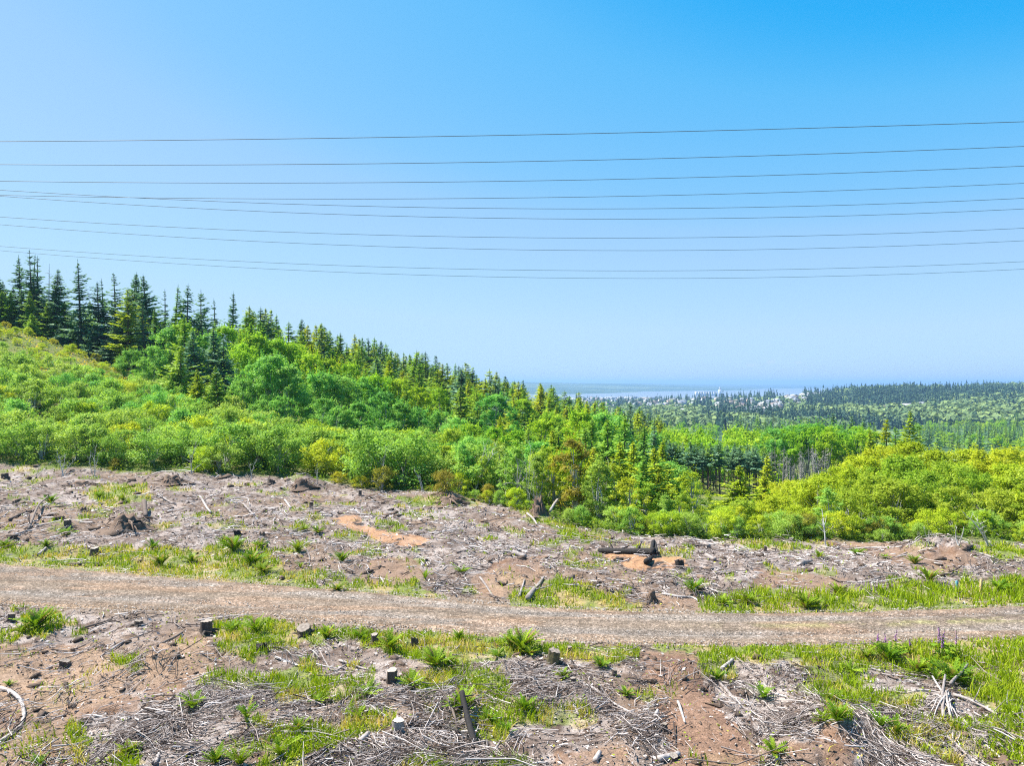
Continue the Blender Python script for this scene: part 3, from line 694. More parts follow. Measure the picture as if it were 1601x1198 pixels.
# ---- shrub thicket on the slope at the left and along the clearing's edge
def thicket():
    cells = []
    Y = 61.0
    while Y < 132:
        stepx = 2.95 * (Y / 75) ** .75
        x = -.98 * Y
        while x < .02 * Y:
            cells.append((x + R.normal(0, stepx * .30), Y + R.normal(0, stepx * .32))); x += stepx
        Y += stepx * 1.05
    n = 0
    for x, y in cells:
        px = CX + F * x / y
        e = edge_depth(px)
        if y < e + 1.0: continue
        if px > 360 and y > e + 24: continue
        if px > 200 and y > 105: continue
        crest = y > 100 and px < 190
        h = (2.2 + 1.5 * R.random()) * (1 + .25 * float(fbm(np.array([x / 9]), np.array([y / 9]), 9)[0]))
        if y < e + 5: h *= .95 + .2 * R.random()
        if crest: h *= .45
        if px > 360: h *= 1.08
        r = R.random()
        if crest and y > 112:
            mat = M_shrub_gold if r < .22 else M_shrub_y
            lab = ('golden yellow low shrub on the crest of the open slope below the dark conifers', 'golden shrubs on the slope crest') if mat is M_shrub_gold else ('yellow-green low shrub on the open slope below the dark conifers', 'yellow-green shrubs on the slope crest')
        else:
            mat = M_shrub_y if r < .13 else (M_alder if r > .86 and y > e + 6 else M_shrub)
            if y < e + 6: lab = ('leafy green shrub in the front row of the thicket beside the grey slash', 'front row shrubs of the thicket') if mat is M_shrub else ('yellow-green shrub in the front row of the thicket beside the grey slash', 'yellow front row shrubs of the thicket')
            else: lab = ('dull green shrub within the thicket climbing the slope', 'green shrubs of the slope thicket') if mat is M_shrub else ('deep green shrub within the thicket climbing the slope', 'deep green shrubs of the slope thicket') if mat is M_alder else ('yellow-green shrub within the thicket climbing the slope', 'yellow-green shrubs of the slope thicket')
        plant('shrub', mat, 'wild_shrub', x, y, h, lab[0], 'shrub', lab[1], widen=1.12 + .35 * R.random(), **SH); n += 1
    return n
thicket()
for px, Y, top, mat, lab in [(337, 61.5, 722, M_shrub_rust, 'rust orange bush at the front edge of the thicket above the stump mound'), (181, 61, 729, M_shrub_rust, 'small reddish brown bush at the thicket edge near the grass patch'),
                        (598, 57.5, 728, M_shrub_rust, 'orange brown tall shrub beside a thin dead stem'), (566, 58.5, 757, M_shrub_gold, 'low golden bush on the slash edge below the orange shrub'), (530, 59.5, 755, M_shrub_gold, 'low gold shrub on the slash edge beside green shrubs'),
                        (697, 55, 735, M_shrub_rust, 'thin brownish sapling among the green edge shrubs')]:
    spot('shrub', mat, 'autumn_coloured_shrub', px, Y, top, lab, 'shrub', **SH)

# ---- dark conifers on the skyline at the left
for px, Y, top, kind, mat, lab in [
    (2, 140, 432, 'con_big', M_con_b, 'dark round-headed conifer cut by the left edge of the frame'), (32, 142, 399, 'con_big', M_con_b, 'tall ragged dark conifer, first of the skyline pair of thin tops'),
    (43, 146, 397, 'con_thin', M_con_b, 'very thin dark conifer pressed between two taller ragged ones'), (54, 140, 391, 'con_thin', M_con_b, 'tallest bare-stemmed conifer touching the lowest wires'), (63, 141, 401, 'con_thin', M_con_b, 'twin-like bare conifer close behind the tallest one'),
    (16, 137, 455, 'con_big', M_con_g, 'bushy green conifer low in front of the ragged skyline pair'), (82, 138, 420, 'con_big', M_con_b, 'grey-green conifer next to a bare dead spire'), (72, 136, 470, 'con_big', M_con_g, 'shorter green conifer filling the gap below the bare tops'),
    (127, 134, 407, 'con_big', M_con_b, 'lone broad dark conifer standing clear against the sky'), (155, 134, 440, 'con_big', M_con_b, 'dark conifer with a forked top right of the lone broad one'), (163, 136, 436, 'con_thin', M_con_b, 'slim twin of the fork-topped conifer'),
    (179, 133, 426, 'con_thin', M_con_b, 'slender conifer with open tiers and a bare lower trunk'), (198, 137, 425, 'con_big', M_con_b, 'dark conifer with a narrow top behind the brown-green one'), (210, 139, 430, 'con_thin', M_con_b, 'thin conifer between two dark tops left of the pair'),
    (200, 128, 450, 'con_big', M_con_y, 'brownish olive conifer before the narrow dark tops'), (222, 138, 437, 'con_big', M_con_b, 'dark conifer beside the tallest top of the middle bunch'), (235, 134, 430, 'con_big', M_con_b, 'tallest top of the middle bunch of skyline conifers'),
    (228, 127, 470, 'con_big', M_con_b, 'deep green bulky conifer in front of the middle bunch'), (256, 140, 453, 'con_thin', M_con_b, 'small spire just right of the middle bunch'), (271, 138, 444, 'con_big', M_con_g, 'green conifer with an even spire over the pale alders'),
    (289, 139, 445, 'con_spire', M_con_b, 'neat pointed conifer with level tiers above the pale alders'), (315, 141, 453, 'con_spire', M_con_b, 'bluish pointed conifer standing alone in a gap of the skyline'), (337, 143, 468, 'con_thin', M_con_b, 'small sparse conifer in the dip before the last big spire'),
    (363, 146, 458, 'con_spire', M_con_b, 'last big spire before the skyline drops to young trees'), (245, 130, 480, 'con_big', M_con_g, 'shorter green conifer at the foot of the middle bunch'), (105, 138, 470, 'con_big', M_con_g, 'low green conifer in the gap left of the lone broad one'),
    (50, 133, 490, 'con_young', M_con_g, 'young green conifer at the crest under the bare tops'), (180, 130, 500, 'con_young', M_con_b, 'young dark conifer at the foot of the open-tiered one'), (95, 134, 505, 'con_young', M_con_b, 'young dark conifer on the crest beside the grey-green one'), (146, 131, 498, 'con_young', M_con_b, 'young dark conifer at the foot of the lone broad one')]:
    spot(kind, mat, 'spruce_tree', px, Y, top, lab, 'conifer', widen=1.2, lean=.015)
for k in range(64):
    px = -40 + 420 * R.random(); Y = 136 + 14 * R.random(); x, y, z = at(px, Y)
    plant('con_young' if R.random() < .6 else 'con_big', [M_con_b, M_con_g, M_con_g][R.integers(3)], 'spruce_tree', x, y, 6 + 5.5 * R.random(), 'shorter dark conifer filling the foot of the skyline row on the left', 'conifer', 'shorter conifers at the foot of the skyline row', widen=1.2)
# dead spire among them
x, y, z = at(76, 137); mb = MB(); hh = CAMZ + (599 - 412) / F * 137 - z
mb.tube([(0, 0, -.3), (.05, 0, hh * .5), (.1, .05, hh)], [.16, .1, .02], 5, .4)
for i in range(40):
    zz = hh * (.25 + .7 * R.random()); a = R.random() * 2 * PI; L = (1 - zz / hh) * 2.2 + .3
    mb.tube([(0, 0, zz), (L * math.cos(a), L * math.sin(a), zz - .2 + .3 * R.random())], [.035, .012], 3, .6)
tag(link('dead_conifer', mb.mesh('dead_conifer', [M_pale]), loc=(x, y, z)), 'bare grey dead spire among the dark skyline conifers', 'dead tree')

# ---- mixed trees in front of them
for px, Y, top, kind, mat, lab in [
    (262, 118, 512, 'alder', M_alder, 'pale round alder under the neat pointed conifer'), (284, 120, 503, 'alder', M_alder_l, 'light green alder whose head rises between two conifers'), (240, 116, 540, 'alder', M_alder, 'grey-green alder at the slope foot of the skyline conifers'), (205, 117, 545, 'alder', M_alder, 'low grey-green alder below the brownish conifer'),
    (222, 110, 562, 'alder', M_alder, 'broad low alder behind the thicket, left of the dark bunch'), (350, 124, 508, 'alder', M_alder_l, 'light alder head left of the bright round group'), (330, 122, 520, 'alder', M_alder, 'alder showing between two dark conifers'),
    (292, 108, 497, 'con_young', M_con_g, 'full dark green conifer standing before the light alders'), (308, 106, 518, 'con_young', M_con_b, 'bulky dark conifer in the middle of the mid-slope bunch'), (335, 107, 505, 'con_young', M_con_b, 'dark conifer with a pointed top in the mid-slope bunch'), (351, 106, 530, 'con_young', M_con_b, 'shady low conifer at the edge of the big alder'),
    (283, 100, 540, 'con_young', M_con_g, 'narrow green conifer at the front of the mid-slope bunch'), (310, 93, 578, 'con_young', M_con_y, 'yellow-green young conifer standing in the thicket'), (343, 92, 572, 'con_young', M_con_g, 'green young conifer standing in the thicket beside a yellow-green one'), (268, 96, 590, 'con_young', M_con_g, 'small conifer half sunk in the thicket'),
    (375, 112, 535, 'alder', M_alder_l, 'bright alder at the head of the big round group'), (400, 118, 520, 'alder', M_alder_l, 'bright yellow-green alder behind the dark round one'), (430, 120, 528, 'alder', M_alder_l, 'bright alder on top of the round group'), (455, 122, 536, 'alder', M_alder_l, 'bright alder leaning over the blue-green crowns'),
    (398, 100, 565, 'alder', M_alder, 'blue-green alder with a shady front, first of the round group'), (425, 98, 552, 'alder', M_alder, 'largest blue-green alder of the round group'), (452, 97, 568, 'alder', M_alder, 'blue-green alder at the shady gap of the round group'), (380, 96, 592, 'alder', M_alder, 'low blue-green alder in the shade of the largest one'),
    (410, 90, 625, 'alder', M_alder, 'dark low alder under the largest blue-green one'), (440, 90, 618, 'alder', M_alder, 'dark low alder beside the shady gap'), (485, 116, 552, 'alder', M_alder_l, 'pale alder behind the front crowns, in the middle'), (515, 118, 560, 'alder', M_alder_l, 'pale alder rising under the young conifers'), (545, 120, 566, 'alder', M_alder_l, 'bright alder head below the conifer slope'),
    (500, 102, 578, 'alder', M_alder, 'green alder in the second row of the middle crowns'), (532, 104, 584, 'alder', M_alder, 'round green alder in the middle crowns'), (565, 106, 588, 'alder', M_alder, 'round alder in the middle crowns, right of its twin'), (592, 112, 582, 'alder', M_alder_l, 'yellow-topped alder at the end of the bright row'), (622, 114, 592, 'alder', M_alder_l, 'yellow-green alder below the olive conifers'),
    (655, 116, 604, 'alder', M_alder_l, 'yellow-green alder at the lower end of the bright row'), (505, 90, 622, 'alder', M_alder, 'front alder right of the shady gap'), (532, 88, 634, 'alder', M_alder, 'front alder with a pointed crown in the middle'), (562, 90, 628, 'alder', M_alder, 'tall front alder in the middle'), (598, 94, 612, 'alder', M_alder, 'large front alder with a full round head'),
    (628, 92, 628, 'alder', M_alder, 'front alder with pale leaves right of the full round one'), (655, 94, 636, 'alder', M_alder, 'front alder above the leaning grey stem'), (610, 84, 662, 'alder', M_alder, 'low dark alder under the full round one'), (575, 83, 668, 'alder', M_alder, 'low dark alder close behind the edge shrubs'), (645, 83, 672, 'alder', M_alder, 'low alder at the shady foot of the front row'),
    (690, 96, 640, 'alder', M_alder, 'round alder at the right end of the front row'), (712, 92, 652, 'alder', M_alder, 'small round alder past the front row'), (735, 90, 662, 'alder', M_alder_l, 'bright low alder over the tangled grey stems'), (770, 88, 668, 'alder', M_alder_l, 'bright alder behind the pale saplings')]:
    spot(kind, mat, 'conifer_tree' if kind.startswith('con') else 'alder_tree', px, Y, top, lab, 'conifer' if kind.startswith('con') else 'alder', widen=1.12)

# ---- the long wooded ridge falling to the right
CAN_X = [330, 380, 450, 520, 600, 700, 800, 900, 960, 1020, 1060]; CAN_Y = [478, 488, 506, 528, 549, 574, 602, 624, 643, 662, 684]
def ridge():
    out = []; tries = 0
    while len(out) < 265 and tries < 12000:
        tries += 1
        px = 372 + 700 * R.random(); Y = 122 + 130 * R.random() ** .8
        if any((px - a) ** 2 / F / F * Y * Y + (Y - b) ** 2 < (2.2 + .005 * Y) ** 2 for a, b in out): continue
        can = np.interp(px, CAN_X, CAN_Y)
        x, y, z = at(px, Y)
        h = 9.0 + 4.5 * R.random()
        topy = CY - F * (z + h - CAMZ) / Y
        if topy < can - 16 * R.random(): h = z and (CAMZ - (can - 14 * R.random() + 4 - CY) / F * Y - z)
        if h < 4: continue
        out.append((px, Y))
        con = R.random() < (.84 if Y > 150 else .62)
        if px > 820 and Y < 170: con = R.random() < .45
        if con:
            u = R.random(); mat = M_con_y if u < .46 and px > 430 else (M_con_g if u < .88 else M_con_b)
            lab = {M_con_y: ('olive young conifer among the mixed trees of the falling ridge', 'olive conifers on the falling ridge'), M_con_g: ('green young conifer among the mixed trees of the falling ridge', 'green conifers on the falling ridge'), M_con_b: ('dark bluish conifer among the mixed trees of the falling ridge', 'dark conifers on the falling ridge')}[mat]
            plant('con_spire' if R.random() < .6 else 'con_young', mat, 'young_conifer', x, y, h * (1.08 if Y > 180 else 1), lab[0], 'conifer', lab[1], widen=1.25 + .45 * R.random())
        else:
            mat = M_alder_l if R.random() < .75 else M_alder
            lab = ('bright green broadleaf tree among the conifers of the falling ridge', 'bright broadleaf trees on the falling ridge') if mat is M_alder_l else ('deep green broadleaf tree among the conifers of the falling ridge', 'deep green broadleaf trees on the falling ridge')
            plant('alder', mat, 'broadleaf_tree', x, y, h * .85, lab[0], 'tree', lab[1], widen=1.2)
ridge()
for px, Y, top in [(408, 165, 485), (422, 170, 488), (452, 175, 507), (470, 178, 512), (500, 185, 510), (512, 186, 522), (524, 188, 528), (530, 187, 530), (552, 192, 538), (566, 195, 532), (586, 198, 532), (600, 198, 548), (612, 200, 552), (640, 205, 558), (652, 206, 560), (660, 207, 556), (683, 212, 572), (710, 218, 572), (722, 220, 576), (745, 224, 590), (790, 230, 592), (802, 232, 600), (820, 235, 598), (846, 238, 604), (862, 240, 606), (902, 245, 618), (935, 246, 628), (945, 247, 632), (948, 250, 640), (985, 236, 632), (1000, 238, 640), (1014, 240, 648), (1028, 225, 650)]:
    spot('con_spire', M_con_b if R.random() < .35 else M_con_g, 'spruce_tree', px, Y, top - 4, 'spiky conifer whose top stands on the ridge skyline', 'conifer', 'skyline conifers along the ridge', widen=1.35 + .4 * R.random())

for k in range(80):
    px = 372 + 640 * R.random() ** 1.15; Y = np.interp(px, [372, 600, 800, 1000], [160, 198, 230, 240]) + R.normal(0, 7)
    spot('con_spire' if R.random() < .7 else 'con_young', [M_con_b, M_con_g, M_con_g, M_con_y, M_con_y][R.integers(5)], 'young_conifer', px, Y, np.interp(px, CAN_X, CAN_Y) + 6 - 22 * R.random(), 'young conifer standing close below the ridge skyline', 'conifer', 'young conifers close under the ridge skyline', widen=1.4 + .4 * R.random())
# ---- trees beyond the clearing's edge in the middle and at the right
for px, Y, top, kind, mat, lab in [
    (752, 61, 702, 'sapling', M_shrub, 'pale thin-leaved sapling with tangled grey stems'), (782, 59, 694, 'sapling', M_shrub, 'grey-leaved sapling left of the tall tree stump'), (812, 57, 696, 'sapling', M_shrub, 'pale sapling with upright white stems over the tree stump'), (838, 55.5, 708, 'sapling', M_shrub, 'sapling directly behind the tall tree stump'),
    (866, 56, 708, 'sapling', M_bush_y, 'yellow-green sapling right of the tall tree stump'), (897, 53.5, 682, 'sapling', M_shrub_rust, 'tall bronze-leaved sapling over the dark shade'), (904, 54.5, 692, 'sapling', M_shrub_y, 'yellow sapling close to the bronze one'), (938, 51.5, 716, 'sapling', M_shrub, 'thin grey sapling with a bare forked stem'),
    (962, 53, 722, 'sapling', M_bush_y, 'yellow-green sapling between the thin grey one and the full one'), (985, 50, 745, 'sapling', M_bush_y, 'full yellow-green sapling above the grass tongue'), (1012, 50, 752, 'sapling', M_bush, 'green sapling in the middle of the edge row'), (1040, 49, 772, 'sapling', M_shrub, 'green sapling with a slim stem at the clearing edge'),
    (1066, 49, 770, 'sapling', M_bush, 'dark green sapling left of the valley gap'), (1082, 55, 735, 'sapling', M_bush_y, 'sapling with a reddish top at the valley gap'), (1022, 62, 700, 'con_young', M_con_y, 'yellow-green young conifer with drooping tips left of the valley gap'), (1046, 64, 734, 'con_young', M_con_y, 'yellow-green conifer leaning over the valley gap'), (990, 66, 690, 'con_young', M_con_y, 'yellow-green conifer behind the edge bushes'),
    (955, 70, 655, 'con_young', M_con_g, 'large green conifer over the bronze sapling'), (925, 78, 655, 'con_young', M_con_g, 'wide green conifer in the second row behind the edge'), (875, 82, 665, 'con_young', M_con_g, 'green conifer behind the yellow-green bush'), (845, 88, 655, 'alder', M_alder_l, 'bright broadleaf behind the pale saplings'), (810, 84, 672, 'alder', M_alder_l, 'bright alder over the upright white stems'), (905, 92, 640, 'alder', M_alder_l, 'bright broadleaf between the second row conifers'),
    (975, 84, 650, 'con_young', M_con_g, 'green conifer right of the large one'), (1010, 92, 668, 'con_young', M_con_g, 'green conifer at the left side of the dark grove'), (1035, 84, 690, 'con_young', M_con_y, 'yellow-green conifer at the left side of the dark grove'), (945, 100, 640, 'alder', M_alder, 'deep green broadleaf behind the large conifer'), (985, 108, 655, 'con_young', M_con_b, 'dark conifer above the yellow-green ones'), (1023, 128, 652, 'con_big', M_con_b, 'tall dark cedar-like conifer over the left end of the dark grove'),
    (880, 70, 705, 'alder', M_alder_l, 'yellow-green broadleaf in the row behind the bronze sapling'), (925, 64, 700, 'con_young', M_con_y, 'yellow-green conifer behind the thin grey sapling'), (840, 70, 690, 'alder', M_alder, 'grey-green broadleaf behind the pale saplings'), (790, 72, 700, 'alder', M_alder_l, 'bright low broadleaf behind the first saplings'),
    (862, 74, 672, 'con_young', M_con_y, 'yellow-green conifer up behind the tall tree stump'), (918, 70, 668, 'con_young', M_con_g, 'green pointed conifer just right of the bronze sapling'), (968, 62, 690, 'con_young', M_con_y, 'bright pointed conifer over the full yellow-green sapling'), (940, 60, 706, 'con_young', M_con_g, 'small green conifer behind the thin grey sapling'), (1005, 58, 712, 'con_young', M_con_g, 'green conifer right behind the edge saplings'), (1030, 58, 738, 'con_young', M_con_y, 'pointed conifer between the green saplings and the valley gap'), (830, 80, 668, 'con_young', M_con_g, 'green conifer among the bright broadleaf heads'), (782, 92, 650, 'con_young', M_con_y, 'olive conifer behind the pale saplings'),
    (1158, 60, 728, 'con_young', M_con_y, 'yellow-green conifer with drooping arms in the valley gap'), (1200, 74, 712, 'con_young', M_con_y, 'tall yellow-green conifer before the dead trunks'), (1195, 62, 740, 'con_young', M_con_y, 'short yellow-green conifer right of the drooping one'), (1225, 60, 752, 'bush', M_bush_y, 'reddish-topped bush under the dead trunks'),
    (1132, 47.5, 792, 'bush', M_bush, 'grey-green bush right of the leaning white stems'), (1160, 49, 782, 'bush', M_bush, 'green bush under the drooping conifer'), (1192, 45, 806, 'shrub', M_shrub_y, 'low bright bush at the clearing edge right of the gap'), (1215, 48, 775, 'bush', M_bush_y, 'yellow-green bush in the edge row under the dead trunks'), (1245, 46, 790, 'bush', M_bush_y, 'bright edge bush left of the white-stemmed one'), (1255, 54, 752, 'bush', M_bush_y, 'yellow-topped bush at the start of the big bush mass'),
    (1295, 45, 762, 'sapling', M_shrub, 'round green sapling on a white stem at the clearing edge'), (1285, 52, 745, 'bush', M_bush_y, 'bush over the round white-stemmed sapling'), (1332, 46, 768, 'bush', M_bush, 'grey-green bush right of the white stem'), (1318, 56, 730, 'bush', M_bush_y, 'yellow-green bush on the rising line of the big mass'), (1345, 60, 712, 'bush', M_bush_y, 'bronze-tipped bush on the rising line of the big mass'),
    (1365, 50, 742, 'bush', M_bush, 'green bush in the middle of the big mass'), (1378, 62, 702, 'bush', M_bush_y, 'yellow-tipped bush on top of the big mass'), (1402, 47, 752, 'bush', M_bush, 'front bush of the big mass with grey twigs'), (1408, 56, 712, 'bush', M_bush, 'grey-green bush in the second row of the big mass'), (1425, 64, 694, 'bush', M_bush_y, 'top bush of the big mass below the yellow conifers'), (1440, 49, 738, 'bush', M_bush, 'wide front bush in the big mass'),
    (1462, 58, 706, 'bush', M_bush_y, 'bush on the flat top of the big mass'), (1480, 47, 760, 'bush', M_bush, 'front bush behind the upright grey stakes'), (1488, 53, 724, 'bush', M_bush, 'green bush at the shady right part of the big mass'), (1510, 62, 704, 'bush', M_bush_y, 'yellow-green bush at the dip of the big mass'), (1525, 50, 738, 'bush', M_bush, 'dark bush over the fallen white tree'), (1548, 58, 703, 'bush', M_bush_y, 'reddish-topped bush right of the dip'),
    (1560, 47, 765, 'bush', M_bush, 'front bush right of the fallen white tree'), (1578, 53, 728, 'bush', M_bush_y, 'tall bush near the right border'), (1595, 60, 700, 'bush', M_bush_y, 'reddish-tipped bush at the right border'), (1602, 46, 775, 'bush', M_bush, 'low front bush cut by the right border'), (1625, 52, 730, 'bush', M_bush_y, 'bush just past the right border'), (1640, 60, 705, 'bush', M_bush, 'second bush past the right border'), (1660, 48, 755, 'bush', M_bush, 'front bush past the right border'),
    (1386, 108, 655, 'con_young', M_con_y, 'yellow-lit conifer left of the brightest one'), (1421, 106, 643, 'con_young', M_con_y, 'brightest golden green conifer over the big bush mass'), (1360, 112, 672, 'con_young', M_con_y, 'yellow-green conifer right of the tall pale alders'), (1400, 116, 668, 'con_young', M_con_g, 'green conifer between the two golden ones')]:
    cat = 'conifer' if kind.startswith('con') else ('alder' if kind == 'alder' else 'bush' if kind in ('bush', 'shrub') else 'sapling')
    nm = {'conifer': 'conifer_tree', 'alder': 'broadleaf_tree', 'bush': 'leafy_bush', 'sapling': 'young_sapling'}[cat]
    kw = {} if cat in ('conifer', 'alder') else SH
    spot(kind, mat, nm, px, Y, top, lab, cat, widen=1.15 if cat != 'sapling' else 1.25, **kw)
# low shrubs along the clearing's edge, middle and right
for k in range(64):
    px = 700 + 930 * R.random(); Y = edge_depth(px) + .4 + 2.2 * R.random()
    if abs(px - 842) < 14: continue
    if 915 < px < 965 and R.random() < .7: continue
    x, y, z = at(px, Y)
    mat = [M_shrub, M_shrub, M_shrub_y, M_shrub, M_shrub_y][R.integers(5)] if R.random() < .95 else M_shrub_rust
    lab = {M_shrub: ('low green shrub along the edge of the clearing under the bushes', 'low green edge shrubs'), M_shrub_y: ('low yellow-green shrub along the edge of the clearing under the bushes', 'low yellow-green edge shrubs'), M_shrub_gold: ('low golden shrub along the edge of the clearing under the bushes', 'low golden edge shrubs'), M_shrub_rust: ('low rust brown shrub along the edge of the clearing under the bushes', 'low rust brown edge shrubs')}[mat]
    plant('shrub', mat, 'low_shrub', x, y, .7 + 1.0 * R.random(), lab[0], 'shrub', lab[1], widen=1.2, **SH)
# filling bushes in the hollow behind the edge row
for k in range(46):
    px = 690 + 365 * R.random(); Y = 58 + 34 * R.random()
    x, y, z = at(px, Y); mat = [M_alder_l, M_alder, M_bush][R.integers(3)]
    plant('sapling' if R.random() < .5 else 'bush', mat, 'leafy_bush', x, y, 3.2 + 1.8 * R.random(), 'bush filling the hollow behind the saplings of the clearing edge', 'bush', 'bushes in the hollow behind the edge', widen=1.15, **SH)
for k in range(40):
    px = 1120 + 520 * R.random(); Y = 64 + 42 * R.random()
    if px < 1300 and Y > 72: continue
    x, y, z = at(px, Y); mat = [M_alder_l, M_bush_y, M_bush][R.integers(3)]
    plant('bush', mat, 'leafy_bush', x, y, 2.6 + 1.4 * R.random(), 'bush in the dip behind the big bush mass', 'bush', 'bushes in the dip behind the big mass', widen=1.15, **SH)

# the bush mass, the thicket and the woods go on past both borders
for k in range(52):
    px = 1650 + 330 * R.random(); Y = 43 + 32 * R.random(); x, y, z = at(px, Y)
    plant('bush', M_bush_y if R.random() < .45 else M_bush, 'leafy_bush', x, y, 3.6 + 2.6 * R.random(), 'bush continuing the big mass beyond the right border', 'bush', 'bushes continuing the big mass', widen=1.15, **SH)
for k in range(30):
    px = -330 + 290 * R.random(); x, y, z = at(px, 132 + 16 * R.random())
    plant('con_big', [M_con_b, M_con_g][R.integers(2)], 'spruce_tree', x, y, 12 + 6 * R.random(), 'dark conifer continuing the skyline row beyond the left border', 'conifer', 'conifers continuing the skyline row', widen=1.2)
# ---- the dark grove in the valley and the trees above it
for k in range(84):
    px = 1035 + 178 * R.random(); Y = 128 + 26 * R.random() ** 1.3
    x, y, z = at(px, Y)
    h = CAMZ - (np.interp(px, [1030, 1060, 1120, 1170, 1210], [672, 690, 688, 692, 700]) + 16 * R.random() - CY) / F * Y - z
    plant('con_grove', M_con_g if R.random() < .5 else M_con_b, 'conifer_tree', x, y, h, 'straight conifer with a bare dark trunk in the valley grove', 'conifer', 'bare-trunked conifers of the valley grove', widen=1.1)
for k in range(64):
    px = 1020 + 210 * R.random(); Y = 156 + 70 * R.random(); x, y, z = at(px, Y)
    h = CAMZ - (np.interp(Y, [156, 226], [686, 664]) + 12 * R.random() - CY) / F * Y - z
    plant('midbroad', M_alder_l, 'broadleaf_tree', x, y, max(6, h), 'bright yellow-green broadleaf above the dark valley grove', 'tree', 'bright broadleaf trees behind the valley grove', widen=.95)
for px, Y, top in [(1212, 138, 668), (1225, 142, 672), (1243, 144, 664), (1258, 146, 660), (1272, 143, 666), (1286, 148, 662), (1300, 144, 668), (1312, 150, 664), (1326, 146, 672), (1338, 150, 668), (1352, 146, 670), (1366, 150, 676), (1250, 152, 664), (1280, 156, 664), (1310, 158, 666), (1340, 158, 668), (1234, 136, 676), (1318, 140, 676), (1295, 139, 674), (1345, 141, 678)]:
    spot('tallalder', M_alder_l if R.random() < .7 else M_alder, 'alder_tree', px, Y, top, 'tall bright alder on a slim bare trunk at the grove edge', 'alder', 'tall slim alders at the grove edge', widen=1.05)
sn = []
for v in range(3):
    mb = MB(); mb.tube([(0, 0, -.3), (R.normal(0, .1), R.normal(0, .1), 4), (R.normal(0, .25), R.normal(0, .25), 9)], [.15, .11, .03], 5, .15, rough=.1)
    for i in range(46):
        zz = 1.2 + 7.5 * R.random(); a = R.random() * 2 * PI; L = .5 + 1.3 * R.random() * (1 - zz / 11)
        mb.tube([(0, 0, zz), (L * math.cos(a), L * math.sin(a), zz - .1 - .4 * R.random())], [.03, .012], 3, .1 + .5 * R.random())
    sn.append(mb.mesh('dead_conifer', [M_pale]))
for k in range(36):
    px = 1200 + 92 * R.random() ** 1.2; x, y, z = at(px, 129 + 8 * R.random())
    s = .72 + .36 * R.random()
    tag(link('dead_conifer', sn[k % 3], loc=(x, y, z), rot=(R.normal(0, .03), R.normal(0, .03), R.random() * 6), scale=(s, s, s)), 'bare grey dead conifer trunk with twigs below the tall alders', 'dead tree', 'dead grey trunks at the grove edge')
for px, Y, top, w in [(1302, 235, 645, 1.1), (1331, 238, 649, 1.0), (1349, 242, 652, 1.0), (1318, 246, 655, .9), (1367, 250, 660, .9), (1288, 240, 662, .8)]:
    spot('cedar', M_con_b if w > .85 else M_con_g, 'conifer_tree', px, Y, top, {1.1: 'widest dark cedar-like tree over the tall alders', 1.0: 'dark broad cedar beside the widest one'}.get(w, 'smaller dark cedar at the side of the widest one'), 'cedar', {1.0: 'dark broad cedars', .9: 'smaller dark cedars', .8: 'smaller dark cedars'}.get(w), widen=w)

# ---- woods of the middle distance: single trees
def poly_points(poly, n):
    poly = np.array(poly, float); lo, hi = poly.min(0), poly.max(0); out = []
    while len(out) < n:
        p = lo + (hi - lo) * R.random(2)
        if inpoly(np.array([p[0]]), np.array([p[1]]), poly)[0]: out.append(p)
    return out
def wood(poly, n, pcon, label, grp, ymin, ymax, hc=(15, 9), hb=(9, 5), matb=M_alder_l, matc=(M_con_b, M_con_g)):
    for px, py in poly_points(poly, n):
        x, y, z = hit(px, py)
        if not (ymin < y < ymax): continue
        if R.random() < pcon: plant('con_mid', matc[R.integers(len(matc))], 'conifer_tree', x, y, hc[0] + hc[1] * R.random(), 'dark conifer ' + label, 'conifer', 'conifers ' + grp, widen=1.15)
        else: plant('midbroad', matb, 'broadleaf_tree', x, y, hb[0] + hb[1] * R.random(), 'light green broadleaf tree ' + label, 'tree', 'broadleaf trees ' + grp, widen=1.2)
wood([(1120, 678), (1290, 668), (1295, 690), (1210, 700), (1130, 695)], 46, .75, 'standing in the valley just past the bright broadleaf trees', 'past the bright broadleaf trees', 240, 900)
wood([(1030, 668), (1130, 664), (1160, 690), (1040, 688)], 30, .35, 'in the low ground over the valley grove', 'over the valley grove', 225, 900)
wood([(1430, 684), (1640, 684), (1640, 712), (1560, 716), (1440, 712)], 140, .85, 'in the wood behind the big bush mass', 'in the wood behind the big bush mass', 160, 900, hc=(13, 7))
wood([(1430, 672), (1640, 668), (1640, 684), (1430, 684)], 70, .25, 'on the pale band above the wood behind the bushes', 'on the pale band above the wood', 240, 1200)
wood([(1640, 668), (2000, 664), (2000, 720), (1640, 716)], 110, .6, 'in the wood continuing beyond the right border', 'continuing beyond the right border', 160, 1200, hc=(13, 7))
